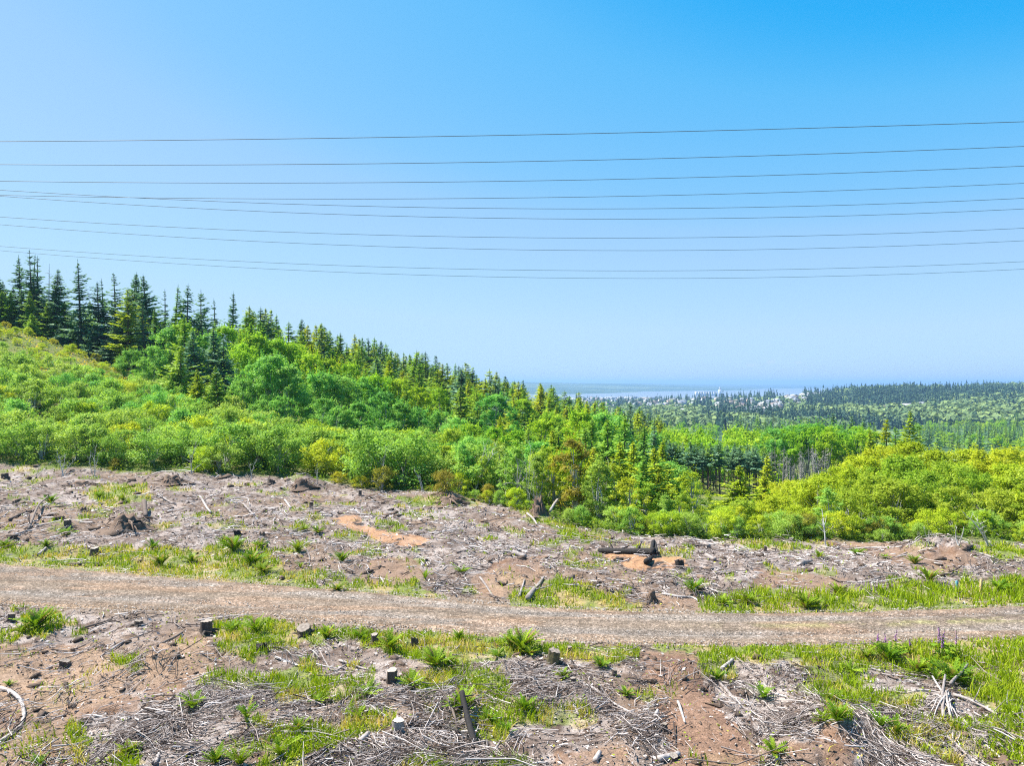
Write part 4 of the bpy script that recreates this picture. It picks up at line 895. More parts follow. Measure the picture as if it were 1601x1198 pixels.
# ------------------------------------------------------------------ far woods: one mass of trees nobody could count
def far_wood():
    cr = [[], [], [], []]          # positions per colour
    def ico_like(n):
        d = R.normal(size=(n, 3)); return d / np.linalg.norm(d, axis=1)[:, None]
    mbs = MB()
    regions = [   # polygon in the photograph, how many, share of conifers
        ([(1205, 612), (1260, 606), (1300, 604), (1330, 607), (1345, 650), (1290, 652), (1262, 640), (1258, 620)], 520, .85),
        ([(1300, 606), (1420, 601), (1420, 618), (1350, 625), (1310, 622)], 400, .4),
        ([(1330, 614), (1430, 612), (1440, 648), (1340, 650)], 560, .7),
        ([(1420, 602), (1640, 597), (1640, 630), (1440, 640), (1410, 630)], 1250, .55),
        ([(1450, 626), (1640, 620), (1640, 668), (1440, 664)], 950, .08),
        ([(1230, 640), (1345, 646), (1440, 652), (1440, 672), (1230, 672)], 420, .3),
        ([(1120, 655), (1240, 655), (1240, 680), (1120, 676)], 260, .55),
        ([(860, 626), (1000, 628), (1000, 668), (900, 660)], 300, .5),
        ([(1000, 640), (1130, 648), (1200, 655), (1200, 668), (1010, 672)], 330, .35),
        ([(1000, 626), (1210, 622), (1290, 632), (1290, 655), (1010, 648)], 240, .6),
        ([(880, 622), (1110, 620), (1110, 632), (880, 634)], 110, .5),
        ([(1120, 617), (1215, 613), (1215, 624), (1120, 626)], 110, .85),
        ([(1640, 598), (2050, 590), (2050, 675), (1640, 668)], 800, .4),
        ([(1050, 619), (1092, 618), (1092, 621.5), (1050, 621.5)], 60, .1),
    ]
    for poly, n, pc in regions:
        for px, py in poly_points(poly, n):
            x, y, z = hit(px, py, True)
            if y < 480 or y > 4700 or z < -80.8: continue
            con = R.random() < pc
            cl = float(fbm(np.array([x / 230]), np.array([y / 420]), 400)[0])
            if abs(cl) > .015 and R.random() < .96: con = cl > (.40 - pc) * .35 if .15 < pc < .9 else con
            h = (17 + 12 * R.random()) if con else (10 + 8 * R.random())
            h *= .75 + 1.1 * (.5 + float(fbm(np.array([x / 60]), np.array([y / 90]), 402)[0])) * .5
            if y > 2600: h *= .75
            col = (.10 + .24 * R.random() ** 1.5) if con else (.55 + .22 * R.random())
            if con:
                rr = h * .17; k = 26; t = np.sort(R.random(k)) ** 1.25; a = R.random(k) * 2 * PI
                P = np.stack([np.cos(a) * rr * (1 - t) * .75, np.sin(a) * rr * (1 - t) * .75, h * (.08 + .92 * t)], 1)
                N = np.stack([np.cos(a), np.sin(a), .55 + .3 * R.random(k)], 1); S = (rr * 1.5 * (1 - t) + h * .07) * (.8 + .5 * R.random(k))
            else:
                k = 34; dd = ico_like(k); rr = h * .54
                P = dd * [rr, rr, h * .40] * (.75 + .35 * R.random((k, 1))) + [0, 0, h * .56]
                N = dd + [0, 0, .4] + R.normal(0, .3, (k, 3)); S = rr * (.6 + .45 * R.random(k))
            mbs.leaves(P + [x, y, z], N, S, np.clip(col + R.normal(0, .05, k), 0, 1), .8)
    return mbs
M_far = leaf_mat('far_wood_leaf', (.025, .070, .050), (.070, .14, .055), (.27, .37, .10), trans=.15, objvar=0)
tag(link('far_wood', far_wood().mesh('far_wood', [M_far])), 'far mixed wood covering the valley and the hill behind the town', 'wood', kind='stuff')

# ------------------------------------------------------------------ the town
def flat_mat(name, c, rough=.8):
    m, nd, lk = new_mat(name); d = nd.new('ShaderNodeBsdfPrincipled'); d.inputs['Roughness'].default_value = rough
    tc = nd.new('ShaderNodeTexCoord'); nz = nd.new('ShaderNodeTexNoise'); nz.inputs['Scale'].default_value = .8; lk.new(tc.outputs['Object'], nz.inputs['Vector'])
    r = ramp(nd, [(.3, tuple(v * .85 for v in c)), (.7, tuple(min(1, v * 1.1) for v in c))]); lk.new(nz.outputs['Fac'], r.inputs[0]); lk.new(r.outputs[0], d.inputs['Base Color'])
    o = nd.new('ShaderNodeOutputMaterial'); lk.new(d.outputs[0], o.inputs[0]); return m
WALLS = [(flat_mat('wall_white', (.60, .60, .60)), 'white'), (flat_mat('wall_cream', (.40, .37, .31)), 'cream'), (flat_mat('wall_grey', (.38, .40, .44)), 'grey'), (flat_mat('wall_tan', (.42, .31, .23)), 'tan')]
ROOFS = [(flat_mat('roof_grey', (.25, .26, .28)), 'grey'), (flat_mat('roof_brown', (.22, .165, .14)), 'brown'), (flat_mat('roof_pale', (.34, .35, .37)), 'pale')]
M_win = flat_mat('dark_window', (.05, .06, .07), .2)
def house_meshes(w, d, h, rh, wm, rm):
    a = MB(); a.box((-w / 2, -d / 2, -3), (w / 2, d / 2, h))
    a.add([(-w / 2, -d / 2, h), (w / 2, -d / 2, h), (0, -d / 2, h + rh), (-w / 2, d / 2, h), (w / 2, d / 2, h), (0, d / 2, h + rh)], None, [(0, 1, 2), (4, 3, 5)])
    r = MB(); o = .4
    for s in (-1, 1):
        r.add([(s * (w / 2 + o), -d / 2 - o, h - o * 2 * rh / w), (s * (w / 2 + o), d / 2 + o, h - o * 2 * rh / w), (0, d / 2 + o, h + rh + .02), (0, -d / 2 - o, h + rh + .02),
               (s * (w / 2 + o), -d / 2 - o, h - o * 2 * rh / w + .25), (s * (w / 2 + o), d / 2 + o, h - o * 2 * rh / w + .25), (0, d / 2 + o, h + rh + .27), (0, -d / 2 - o, h + rh + .27)],
              [(4, 5, 6, 7), (0, 3, 2, 1), (0, 4, 7, 3), (1, 2, 6, 5), (0, 1, 5, 4)])
    return a.mesh('wall', [wm]), r.mesh('roof', [rm])
HM = {}
def house(px, py, k, label, group, sc=1.0):
    x, y, z = hit(px, py, True)
    wi, ri = k % 4, (k // 4) % 3
    if (wi, ri) not in HM: HM[(wi, ri)] = house_meshes(11 + 2 * wi, 14, 5.2 + .6 * ri, 3.0, WALLS[wi][0], ROOFS[ri][0])
    r = bpy.data.objects.new('house', None); COL.objects.link(r); r.location = (x, y, z + 1.0 * sc); r.rotation_euler = (0, 0, R.choice([.3, 1.87]) + R.normal(0, .12)); r.scale = (sc,) * 3
    tag(r, f'{WALLS[wi][1]} house with a {ROOFS[ri][1]} pitched roof {label}', 'house', f'{WALLS[wi][1]} houses with {ROOFS[ri][1]} roofs {group}')
    link('wall', HM[(wi, ri)][0], r); link('roof', HM[(wi, ri)][1], r)
kk = 0
for poly, n, lab, grp in [([(1180, 640), (1240, 620), (1285, 618), (1262, 634), (1215, 648), (1180, 655)], 58, 'on the far hillside right of the silo tower', 'on the far hillside'),
                          ([(1050, 650), (1180, 640), (1180, 653), (1050, 652)], 30, 'in the row below the silos', 'in the row below the silos'),
                          ([(1000, 628), (1180, 622), (1180, 640), (1000, 645)], 44, 'among the far town trees', 'among the far town trees'),
                          ([(895, 624), (1000, 622), (1000, 640), (930, 640)], 30, 'on the flat by the river', 'on the flat by the river'),
                          ([(1410, 629), (1448, 628), (1448, 640), (1405, 644)], 9, 'in the clearing of the wooded hill', 'in the clearing of the wooded hill'),
                          ([(1370, 642), (1395, 641), (1395, 650), (1370, 652)], 3, 'half hidden at the foot of the wooded hill', 'at the foot of the wooded hill')]:
    for px, py in poly_points(poly, n):
        kk += 1; house(px, py, kk * 7 + int(R.random() * 3), lab, grp, .95 + .45 * R.random())
# long sheds by the water
for px, py, L, c, lab in [(905, 626, 90, 0, 'long white shed nearest the ridge trees on the river flat'), (932, 625.5, 70, 0, 'white shed second along the river flat'), (958, 624, 80, 2, 'grey shed third along the river flat'), (985, 623.5, 60, 0, 'white shed last along the river flat'), (1075, 621.5, 120, 0, 'very long low white shed beside the silos'), (1012, 624.5, 70, 3, 'tan shed behind the town trees'), (1112, 623.5, 70, 0, 'low white building in front of the silos'), (918, 630, 60, 1, 'cream shed closer to the ridge trees')]:
    x, y, z = hit(px, py); w, r = house_meshes(24, L, 7, 2.5, WALLS[c][0], ROOFS[2][0])
    o = bpy.data.objects.new('warehouse', None); COL.objects.link(o); o.location = (x, y, z + .5); o.rotation_euler = (0, 0, PI / 2 + .1); tag(o, lab, 'warehouse'); link('wall', w, o); link('roof', r, o)
# grain silos
x, y, z = hit(1107, 621.5); s = y / F
root = bpy.data.objects.new('grain_silos', None); COL.objects.link(root); root.location = (x, y, z); tag(root, 'row of pale grain silos with a tall elevator tower by the river', 'silos')
M_conc = flat_mat('silo_concrete', (.62, .61, .60)); M_conc2 = flat_mat('tower_concrete', (.5, .5, .52))
silo = MB(); aa = np.linspace(0, 2 * PI, 15)[:-1]
ring = lambda r, zz: np.stack([np.cos(aa) * r, np.sin(aa) * r, np.full(14, zz)], 1)
rr = 1.9 * s; hh = 8.2 * s
silo.add(np.concatenate([ring(rr, -4), ring(rr, hh), [[0, 0, hh + rr * .3]]]), [(i, (i + 1) % 14, 14 + (i + 1) % 14, 14 + i) for i in range(14)], [(14 + i, 14 + (i + 1) % 14, 28) for i in range(14)])
sm = silo.mesh('silo', [M_conc])
for i in range(8): link('silo', sm, root, loc=((-14.5 + i * 3.9) * s, 0, 0))
g = MB(); g.box((-17 * s, -.9 * s, hh + .1), (13 * s, .9 * s, hh + 1.3 * s)); link('gallery', g.mesh('gallery', [M_conc]), root)
t = MB(); t.box((16.6 * s, -1.6 * s, -4), (20.6 * s, 1.6 * s, 12.5 * s)); t.box((17.6 * s, -1 * s, 12.5 * s), (19.6 * s, 1 * s, 15.8 * s)); link('tower', t.mesh('tower', [M_conc2]), root)
t = MB(); t.box((-20.2 * s, -1.8 * s, -4), (-17.4 * s, 1.8 * s, 9.2 * s)); link('end_house', t.mesh('end_house', [M_conc]), root)

# ------------------------------------------------------------------ power lines
W = [(221,211,190), (257,252.6,228.6), (283,283,259.5), (305,309.4,286.4), (297,326,309.8), (306.4,341.4,326.5), (339,371.3,356.7), (351,390.3,376.3), (385,422,409), (391.7,433.5,420.8)]
WL = ['topmost wire, rising evenly to the right', 'second wire from the top, thick and dark', 'third wire from the top', 'fourth wire at mid span, crossing a thinner one near the left border', 'thin wire that starts above its neighbour at the left and crosses under it', 'sixth wire at mid span, close below the crossing pair',
      'upper wire of the middle pair', 'lower wire of the middle pair', 'upper wire of the lowest pair, brushing the conifer tops', 'lowest wire of all, just over the skyline conifers']
for (a, b, c), lab in zip(W, WL):
    Y = 11.2 * F / (CY - b); hz = [CAMZ + (CY - v) / F * Y for v in (a, b, c)]; X = [(v - CX) / F * Y for v in (0, 800, 1600)]
    co = np.polyfit(X, hz, 2); xs = np.linspace(-2.2 * Y, 2.2 * Y, 60)
    mb = MB(); mb.tube(np.stack([xs, np.full(60, Y), np.polyval(co, xs)], 1),     .0125 + .0001 * Y, 6)
    tag(link('power_line', mb.mesh('power_line', [M_wire], smooth=True)), lab, 'power line', 'power lines across the sky')

# ------------------------------------------------------------------ ferns
def fern_mesh(nf, L, up, wid=.10):
    mb = MB()
    for k in range(nf):
        a = R.random() * 2 * PI; el = up * (.65 + .5 * R.random()); ln = L * (.65 + .5 * R.random())
        d = np.array([math.cos(a), math.sin(a), 0]); n = 9
        t = np.linspace(0, 1, n)[:, None]
        P = d * ln * (math.cos(el) * t + .22 * t * t) + np.array([0, 0, 1.]) * ln * (math.sin(el) * t - .38 * t * t * (1.4 - up * .5))
        sd = np.array([-math.sin(a), math.cos(a), 0])
        sd = sd + np.array([0, 0, R.normal(0, .35)]); sd /= np.linalg.norm(sd)
        w = wid * np.sin(PI * np.clip(t * .86 + .12, 0, 1)) ** .7
        base = .22 + .45 * R.random() if R.random() < .88 else 1.1
        for i in range(n - 1):
            for s_ in (-1, 1):
                p0, p1 = P[i], P[i + 1]; tipp = (p0 * .35 + p1 * .65) + sd * s_ * w[i] + (p1 - p0) * .5
                mb.add([p0, p1 * .7 + p0 * .3, tipp], None, [(0, 1, 2)], np.clip(base + R.normal(0, .1), 0, .80 if base < 1 else 1.2))
                q0 = (p0 + p1) / 2; tip2 = q0 + sd * s_ * w[i] * .9 + (p1 - p0) * .7
                mb.add([q0, p1, tip2], None, [(0, 1, 2)], np.clip(base + R.normal(0, .1), 0, .80 if base < 1 else 1.2))
    return mb.mesh('sword_fern', [M_fern])
FERN = [fern_mesh(40, .62, 1.38, .065), fern_mesh(36, .56, 1.2, .065), fern_mesh(52, .58, 1.3, .065), fern_mesh(20, .56, 1.1, .075), fern_mesh(44, .60, 1.42, .05), fern_mesh(30, .50, 1.15, .08), fern_mesh(60, .56, 1.25, .055), fern_mesh(16, .62, 1.3, .06)]
FERNS = [  # place in the photograph, height there in pixels, which mesh, label
 (58, 985, 44, 2, 'large upright fern clump beside a dark stump at the near road edge'), (34, 990, 24, 1, 'small fern at the foot of the large upright clump'), (401, 990, 32, 0, 'bright yellow-green fern at the near road edge right of the wide stump'), (362, 985, 22, 3, 'loose fern between the wide stump and the bright fern'),
 (79, 788, 20, 0, 'fern left of the grass patch on the far bank'), (105, 838, 22, 1, 'dark fern hanging on a stump on the far bank'), (73, 855, 18, 1, 'small fern above the straw verge near the left border'), (10, 856, 24, 1, 'fern at the left border above the far verge'), (239, 860, 20, 0, 'fern above the far verge right of the grey stump'), (252, 885, 26, 2, 'dense fern at the far road edge right of the grey stump'),
 (300, 880, 24, 1, 'fern on the straw verge, left of two dark ferns'), (365, 862, 32, 2, 'tall fern on the slope over the dark pair'), (392, 884, 30, 2, 'dark dense fern near the far road edge'), (412, 895, 26, 1, 'fern right of the dark dense one'), (350, 852, 20, 0, 'narrow upright fern behind the tall slope fern'), (407, 856, 20, 1, 'fern under a dark root on the far bank'), (155, 778, 16, 1, 'fern on the grass patch of the far bank'), (192, 784, 16, 0, 'fern at the right end of the grass patch'),
 (465, 864, 24, 0, 'lone bright fern in the slash left of the orange burn strip'), (534, 880, 24, 0, 'upright fern in the slash below the orange burn strip'), (497, 834, 18, 1, 'fern just left of the orange burn strip'), (476, 830, 14, 1, 'small fern behind the one left of the burn strip'), (528, 924, 20, 1, 'dark small fern on the far road edge'), (721, 896, 18, 3, 'yellow weedy fern left of the big brown bank'), (665, 906, 20, 3, 'pale fern beside the brown patch'), (470, 888, 14, 3, 'golden fern above the far verge'),
 (816, 1018, 44, 2, 'largest fern clump at the near road edge beside the mossy stump'), (800, 1012, 30, 0, 'yellowish fern leaning out of the largest clump'), (828, 1024, 26, 1, 'dark fern at the right of the largest clump'), (719, 1002, 22, 0, 'bright fern at the near road edge left of the largest clump'), (610, 1016, 34, 0, 'upright fern between two cut stumps'), (563, 998, 24, 1, 'fern left of the first cut stump of the pair'), (510, 1000, 28, 2, 'grassy fern right of the wide low stump'), (778, 1028, 22, 1, 'fern in front of the largest clump'),
 (681, 1044, 40, 2, 'wide grass-green fern below the second cut stump'), (700, 1038, 26, 1, 'fern right of the wide grass-green one'), (725, 1112, 44, 2, 'bright dense fern above the dark burnt snag'), (765, 1128, 26, 1, 'fern right of the bright dense one above the snag'), (644, 1075, 34, 1, 'fern right of the leaning stump'), (576, 1088, 32, 3, 'fern clump left of the leaning stump, on slash'), (560, 1126, 30, 3, 'open fern up left of the pale cut stump'), (466, 1146, 28, 0, 'low fern in the slash left of the pale cut stump'),
 (437, 1182, 40, 3, 'open spreading fern near the bottom border left of centre'), (497, 1098, 24, 3, 'small fern in the middle of the near slash'), (793, 1148, 26, 3, 'golden fern right of the burnt snag'), (302, 1106, 34, 3, 'open yellow fern below the orange mound'), (386, 1124, 34, 3, 'long-fronded fern with arching tips right of the orange mound'), (197, 1182, 28, 2, 'bushy small fern near the bottom border left'), (338, 1196, 34, 0, 'upright fern cut by the bottom border'), (375, 1198, 34, 0, 'yellow fern cut by the bottom border, right of the upright one'),
 (60, 1198, 30, 3, 'fern cut by the bottom border near the corner'), (14, 1072, 14, 1, 'small dark fern near the left border below the road'), (821, 1114, 32, 0, 'fern left of the dirt track in dark slash'), (1193, 1092, 34, 3, 'fern right of the dirt track on pale slash'), (1085, 928, 30, 0, 'upright fern on the root over the dark pit'), (1130, 946, 26, 1, 'fern at the far road edge right of the dark pit'), (1170, 944, 24, 2, 'fern further right on the far verge'), (1260, 952, 32, 2, 'dark fern clump in the far verge'),
 (1310, 930, 22, 0, 'fern standing at the back of the far verge'), (1430, 882, 20, 0, 'round fern in the slash under the edge bushes'), (1452, 912, 30, 0, 'large fern in the slash over the right verge'), (1445, 896, 14, 1, 'small dark fern close over the large slash fern'), (1561, 922, 28, 3, 'fern beside the tan marker stake'), (1585, 910, 18, 1, 'fern in the slash near the right border'), (1281, 874, 16, 0, 'small yellow fern under the white-stemmed sapling'), (1340, 868, 18, 1, 'fern at the edge of the slash under the bushes'), (1384, 874, 14, 1, 'small fern left of the round slash fern'),
 (1388, 1034, 38, 2, 'dark fern under the pale purple flower spikes'), (1355, 1030, 30, 1, 'fern left of the dark fern on the near right verge'), (1435, 1055, 36, 2, 'large dense fern in front of the purple flowers'), (1489, 1072, 50, 2, 'tall dark fern over the heap of white roots'), (1462, 1068, 30, 0, 'upright fern between two big ferns near the meadow'), (1303, 1104, 32, 2, 'dark leafy fern in the near slash right of the track'), (1309, 1130, 36, 0, 'single tall pale frond fern before the dark leafy one'), (1285, 1130, 28, 1, 'fern left of the tall pale frond'),
 (1272, 950, 22, 1, 'second dark fern close to the dark clump in the verge'), (1375, 1140, 36, 3, 'fern below the root heap on the right slope'), (1400, 1150, 34, 0, 'yellow fern left of the long white logs'), (1210, 1180, 34, 1, 'grassy fern at the right side of the dirt track'), (1330, 1050, 24, 3, 'fern on the straw patch right of the track'), (880, 1060, 24, 1, 'weedy fern under the mossy stump'), (940, 1045, 24, 2, 'grass-green fern left of the track head'), (980, 1088, 22, 1, 'fern on the left lip of the dirt track'), (1120, 1066, 24, 2, 'dark fern on the right lip of the dirt track')]
for px, py, hpx, k, lab in FERNS:
    x, y, z = hit(px, py); s = hpx / F * y / .56 * .95
    o = link('sword_fern', FERN[k + 4 * int(R.integers(2))], loc=(x, y, z - .02), rot=(R.normal(0, .06), R.normal(0, .06), R.random() * 6.28), scale=(s, s, s)); tag(o, lab, 'fern', 'sword ferns')

# ------------------------------------------------------------------ stumps
def stump(px, py, wpx, hpx, label, mat=None, cut=None, tilt=0.0, ragged=0.0, flare=.42):
    x, y, z = hit(px, py); r = wpx / F * y / 2 * .80; h = hpx / F * y * .80; sl = R.normal(0, .16); sp = R.random() * 6
    n = 22; mb = MB(); th = np.arange(n) * 2 * PI / n
    lob = 1 + .08 * np.sin(3 * th + R.random() * 6) + .06 * np.sin(5 * th + R.random() * 6) + R.normal(0, .025, n)
    butt = np.maximum(0, np.sin(4 * th + R.random() * 6)) * flare
    rings = []
    for t in np.linspace(0, 1, 8):
        rr = r * lob * (1 + (flare * .6 + butt) * (1 - t) ** 3); zz = -.15 + (h + .15) * t + (ragged * r * R.normal(0, 1, n) * (t > .9)) + sl * r * np.cos(th - sp) * t + .05 * r * R.normal(0, 1, n) * (t > .9)
        rings.append(np.stack([np.cos(th) * rr + tilt * h * t, np.sin(th) * rr, np.broadcast_to(zz, (n,))], 1))
    V = np.concatenate(rings); i = np.arange(7)[:, None] * n; k = np.arange(n)[None]; k2 = (k + 1) % n
    mb.add(V, np.stack([i + k, i + k2, i + n + k2, i + n + k], -1).reshape(-1, 4), None, .4 + .1 * np.tile(np.sin(th * 9), 8))
    for j in range(5):
        a = R.random() * 2 * PI; L = r * (1.4 + 1.4 * R.random())
        mb.tube([(math.cos(a) * r * .8, math.sin(a) * r * .8, .12 * h), (math.cos(a) * L * .8, math.sin(a) * L * .8, .02), (math.cos(a + .3) * L * 1.2, math.sin(a + .3) * L * 1.2, -.08)], [r * .34, r * .2, r * .06], 6, .35)
    o = link('tree_stump', mb.mesh('tree_stump', [mat or M_stump]), loc=(x, y, z), rot=(R.normal(0, .09), R.normal(0, .09), R.random() * .6))
    c = MB(); top = rings[-1]; cen = top.mean(0); cv = [cen + [0, 0, .012]]; ct = [.75]
    for f, tt in ((.35, .35), (.68, .6), (.93, .5), (1.0, .2)):
        cv += list(cen + (top - cen) * f + [0, 0, .012 + .01 * R.random()]); ct += list(tt + R.normal(0, .08, n))
    q = []; tr = [(0, 1 + a, 1 + (a + 1) % n) for a in range(n)]
    for b in range(3):
        for a in range(n): q.append((1 + b * n + a, 1 + (b + 1) * n + a, 1 + (b + 1) * n + (a + 1) % n, 1 + b * n + (a + 1) % n))
    c.add(cv, q, tr, np.clip(ct, 0, 1)); link('cut_face', c.mesh('cut_face', [cut or M_cut]), o)
    tag(o, label, 'stump', 'tree stumps'); return o
M_cutpale = tint_mat('cut_wood_fresh', [(0, (.40, .33, .25)), (.5, (.58, .51, .42)), (1, (.72, .65, .55))], noise=.4, scale=12)
M_stumppale = tint_mat('stump_bark_pale', [(0, (.16, .13, .11)), (.5, (.34, .29, .25)), (1, (.52, .47, .42))], noise=.8, bump=.5, scale=9, stretch=(1, 1, .3))
for a in [(147, 868, 14, 14, 'grey cut stump standing in the straw verge beyond the road'), (17, 972, 12, 14, 'dark cut stump left of the large upright fern'), (216, 978, 15, 8, 'low cut stump at the near road edge'), (323, 989, 22, 20, 'wide dark stump at the near road edge left of the bright fern'), (476, 992, 26, 13, 'wide low grey stump at the near road edge'),
          (587, 1008, 13, 20, 'upright cut stump, first of the pair at the near verge'), (649, 1012, 14, 16, 'cut stump with a pale top, second of the pair at the near verge'), (611, 1066, 19, 22, 'leaning cut stump in the middle of the near slash'), (898, 1074, 11, 16, 'grey-green slim stump left of the dirt track'), (960, 1058, 10, 12, 'small pale stump near the head of the dirt track'),
          (1112, 1066, 11, 10, 'small dark stump right of the dirt track'), (890, 1024, 8, 16, 'thin stump right of the mossy stump'), (1041, 1146, 9, 16, 'slim grey stump on the left lip of the dirt track'), (1052, 1189, 16, 8, 'low sawn log stub at the bottom of the dirt track'), (102, 1042, 18, 10, 'dark rotten stump on the near left slope'),
          (486, 795, 7, 12, 'dark little stump on the far bank left of centre'), (563, 775, 6, 10, 'tiny dark stump under the golden bush'), (1196, 862, 6, 10, 'small brown stump at the clearing edge right of the gap'), (106, 826, 13, 16, 'dark stump with a hanging fern on the far bank'), (8, 748, 12, 9, 'dark stump at the left border of the thicket edge'), (424, 757, 14, 8, 'dark low stump on the crest of the far bank')]:
    stump(*a, tilt=.25 if a[0] == 611 else 0)
stump(622, 1144, 22, 20, 'pale freshly cut stump standing in the near slash', M_stumppale, M_cutpale, flare=.3)
stump(864, 1038, 22, 26, 'mossy tall stump beside the largest fern clump', tint_mat('mossy_bark', [(0, (.04, .035, .02)), (.45, (.12, .10, .05)), (1, (.20, .20, .05))], noise=.9, bump=.7, scale=7), tilt=.1, ragged=.15)
stump(409, 1018, 20, 10, 'charred black stump in the near slash below the bright fern', M_char, M_char, ragged=.3)
stump(372, 838, 12, 10, 'blackened stump on the far bank over the tall fern', M_char, M_char, ragged=.3)
stump(1064, 890, 16, 15, 'charred stump at the right end of the burnt patch', M_char, M_char, ragged=.35)

def snag(px, py, wpx, hpx, label, mat, nroot=12):
    x, y, z = hit(px, py); r = wpx / F * y / 2; h = hpx / F * y; mb = MB(); n = 16; th = np.arange(n) * 2 * PI / n
    rag = R.random(n); prev = []
    for t in np.linspace(0, 1, 9):
        lob = 1 + .22 * np.sin(3 * th + 2 * t + R.random()) + R.normal(0, .09, n)
        rr = r * lob * (1.15 - .65 * t) * (1 + .5 * (1 - t) ** 4); zz = -.2 + (h + .2) * t * (.62 + .38 * np.where(t > .6, rag, 1))
        prev.append(np.stack([np.cos(th) * rr, np.sin(th) * rr, zz * np.ones(n)], 1))
    V = np.concatenate(prev + [[[0, 0, h * .55]]]); i = np.arange(8)[:, None] * n; k = np.arange(n)[None]; k2 = (k + 1) % n
    mb.add(V, np.stack([i + k, i + k2, i + n + k2, i + n + k], -1).reshape(-1, 4), [(8 * n + a, 8 * n + (a + 1) % n, 9 * n) for a in range(n)], .45)
    for j in range(nroot):
        a = R.random() * 2 * PI; L = r * (.7 + .9 * R.random()); z0 = h * .5 * R.random()
        mb.tube([(math.cos(a) * r * .5, math.sin(a) * r * .5, z0), (math.cos(a) * L, math.sin(a) * L, z0 + R.normal(0, .2 * h)), (math.cos(a) * L * 1.4, math.sin(a) * L * 1.4, max(-.02, z0 - .3 * h))], [r * .09, r * .055, r * .02], 5, .3 + .5 * R.random())
    return tag(link('uprooted_stump', mb.mesh('uprooted_stump', [mat]), loc=(x, y, z)), label, 'stump')
snag(841, 800, 19, 27, 'tall ragged brown stump at the clearing edge in front of the saplings', M_root, 16)
snag(199, 824, 44, 24, 'broad brown uprooted root mound on the far bank', M_root, 26)
snag(1018, 943, 18, 22, 'dark root plate at the left side of the pit by the road', M_root, 14)
snag(471, 760, 26, 14, 'pile of dark torn roots on the crest of the far bank', M_root, 22)
snag(702, 784, 34, 10, 'flat brown root heap under the edge saplings', M_root, 18)
snag(1575, 1197, 40, 12, 'dark brown root lump in the bottom right corner', M_root, 18)
snag(130, 760, 34, 9, 'low root heap at the thicket edge near the left', M_root, 16)
snag(270, 752, 28, 11, 'brown root heap under the white fan of stems', M_root, 16)
snag(130, 800, 14, 8, 'small brown root clod left of the broad root mound', M_root, 8)
snag(410, 842, 14, 12, 'dark root hump near the dark pair of ferns', M_root, 10)

# ------------------------------------------------------------------ logs, branches, burnt wood
def log(points, w0, w1, label, name='fallen_branch', mat=None, cat='branch', lift=.5, twigs=0, sides=8, up=None):
    P = []
    for j, (px, py) in enumerate(points):
        x, y, z = hit(px, py)
        P.append((x, y, z))
    P = np.array(P); o = P[0].copy(); Ym = P[:, 1].mean(); r0 = w0 / F * Ym / 2; r1 = w1 / F * Ym / 2
    n = len(P); t = np.linspace(0, 1, n); tt = np.linspace(0, 1, max(7, 3 * n))
    Q = np.stack([np.interp(tt, t, P[:, k]) for k in range(3)], 1)
    rad = np.linspace(r0, r1, len(tt)); Q[:, 2] += rad * (lift * 2) + np.linalg.norm(np.diff(P, axis=0), axis=1).sum() * .012 * np.sin(tt * 7)
    if up is not None: Q[:, 2] += np.interp(tt, np.linspace(0, 1, len(up)), up)
    for k in range(2): Q[1:-1] = (Q[:-2] + 2 * Q[1:-1] + Q[2:]) / 4
    mb = MB(); mb.tube(Q - o, rad, sides, .35 + .4 * R.random(), caps=True, rough=.08)
    Ltot = np.linalg.norm(Q[-1] - Q[0])
    for j in range(twigs):
        i = R.integers(1, len(Q) - 1); d = R.normal(size=3); d[2] = abs(d[2]) * .7 + .1; d /= np.linalg.norm(d); L = Ltot * (.12 + .22 * R.random())
        b = Q[i] - o; mb.tube([b, b + d * L * .5, b + d * L + R.normal(0, .05 * L, 3)], [rad[i] * .45, rad[i] * .28, rad[i] * .1], 5, .4 + .4 * R.random())
    ob = link(name, mb.mesh(name, [mat or M_log]), loc=tuple(o)); return tag(ob, label, cat)
log([(825, 941), (838, 922), (850, 906)], 9.1, 4.2, 'white bleached log lying end-on in the grass beyond the road', 'fallen_log', cat='log', twigs=3)
log([(868, 916), (846, 920)], 3, 2, 'short white stick leaning on the bleached log')
log([(812, 935), (820, 908)], 4, 2, 'grey stick left of the bleached log')
log([(937, 862), (965, 866), (1000, 866), (1024, 870)], 9, 12, 'long charred black log lying over the orange burnt soil', 'burnt_log', M_char, 'log', twigs=6, lift=.2, up=[-.05, 0, .06, .14])
log([(1018, 872), (1022, 858), (1028, 872)], 6, 5, 'upright charred chunk at the end of the long burnt log', 'burnt_log', M_char, 'log', twigs=3, up=[.1, .5, .1])
log([(1010, 884), (1018, 876)], 9, 7, 'small black chunk in the middle of the burnt patch', 'burnt_log', M_char, 'log')
log([(960, 878), (974, 876)], 4, 3, 'thin black stick on the burnt patch', 'burnt_log', M_char, 'log')
log([(1036, 930), (1060, 936), (1083, 934), (1092, 942)], 4, 3, 'pale curved branch across the top of the pit by the road', twigs=2)
log([(0, 1080), (20, 1090), (34, 1102), (39, 1122), (30, 1142), (0, 1166)], 6, 5, 'long white curved branch at the left border on bare soil', lift=.8)
log([(0, 1104), (45, 1096)], 3, 2, 'thin grey stick crossing the curved white branch')
log([(245, 1013), (285, 992)], 4, 4, 'dark stick on top of the orange mound', mat=M_bark)
log([(125, 986), (175, 970)], 4, 2, 'dark branch along the near road edge left of the low stump', mat=M_bark)
log([(172, 1020), (195, 1004), (225, 993)], 4, 2, 'brown branch pointing to the low stump', twigs=1)
log([(240, 1160), (262, 1143), (272, 1136)], 4, 2, 'grey branch on the near left slope')
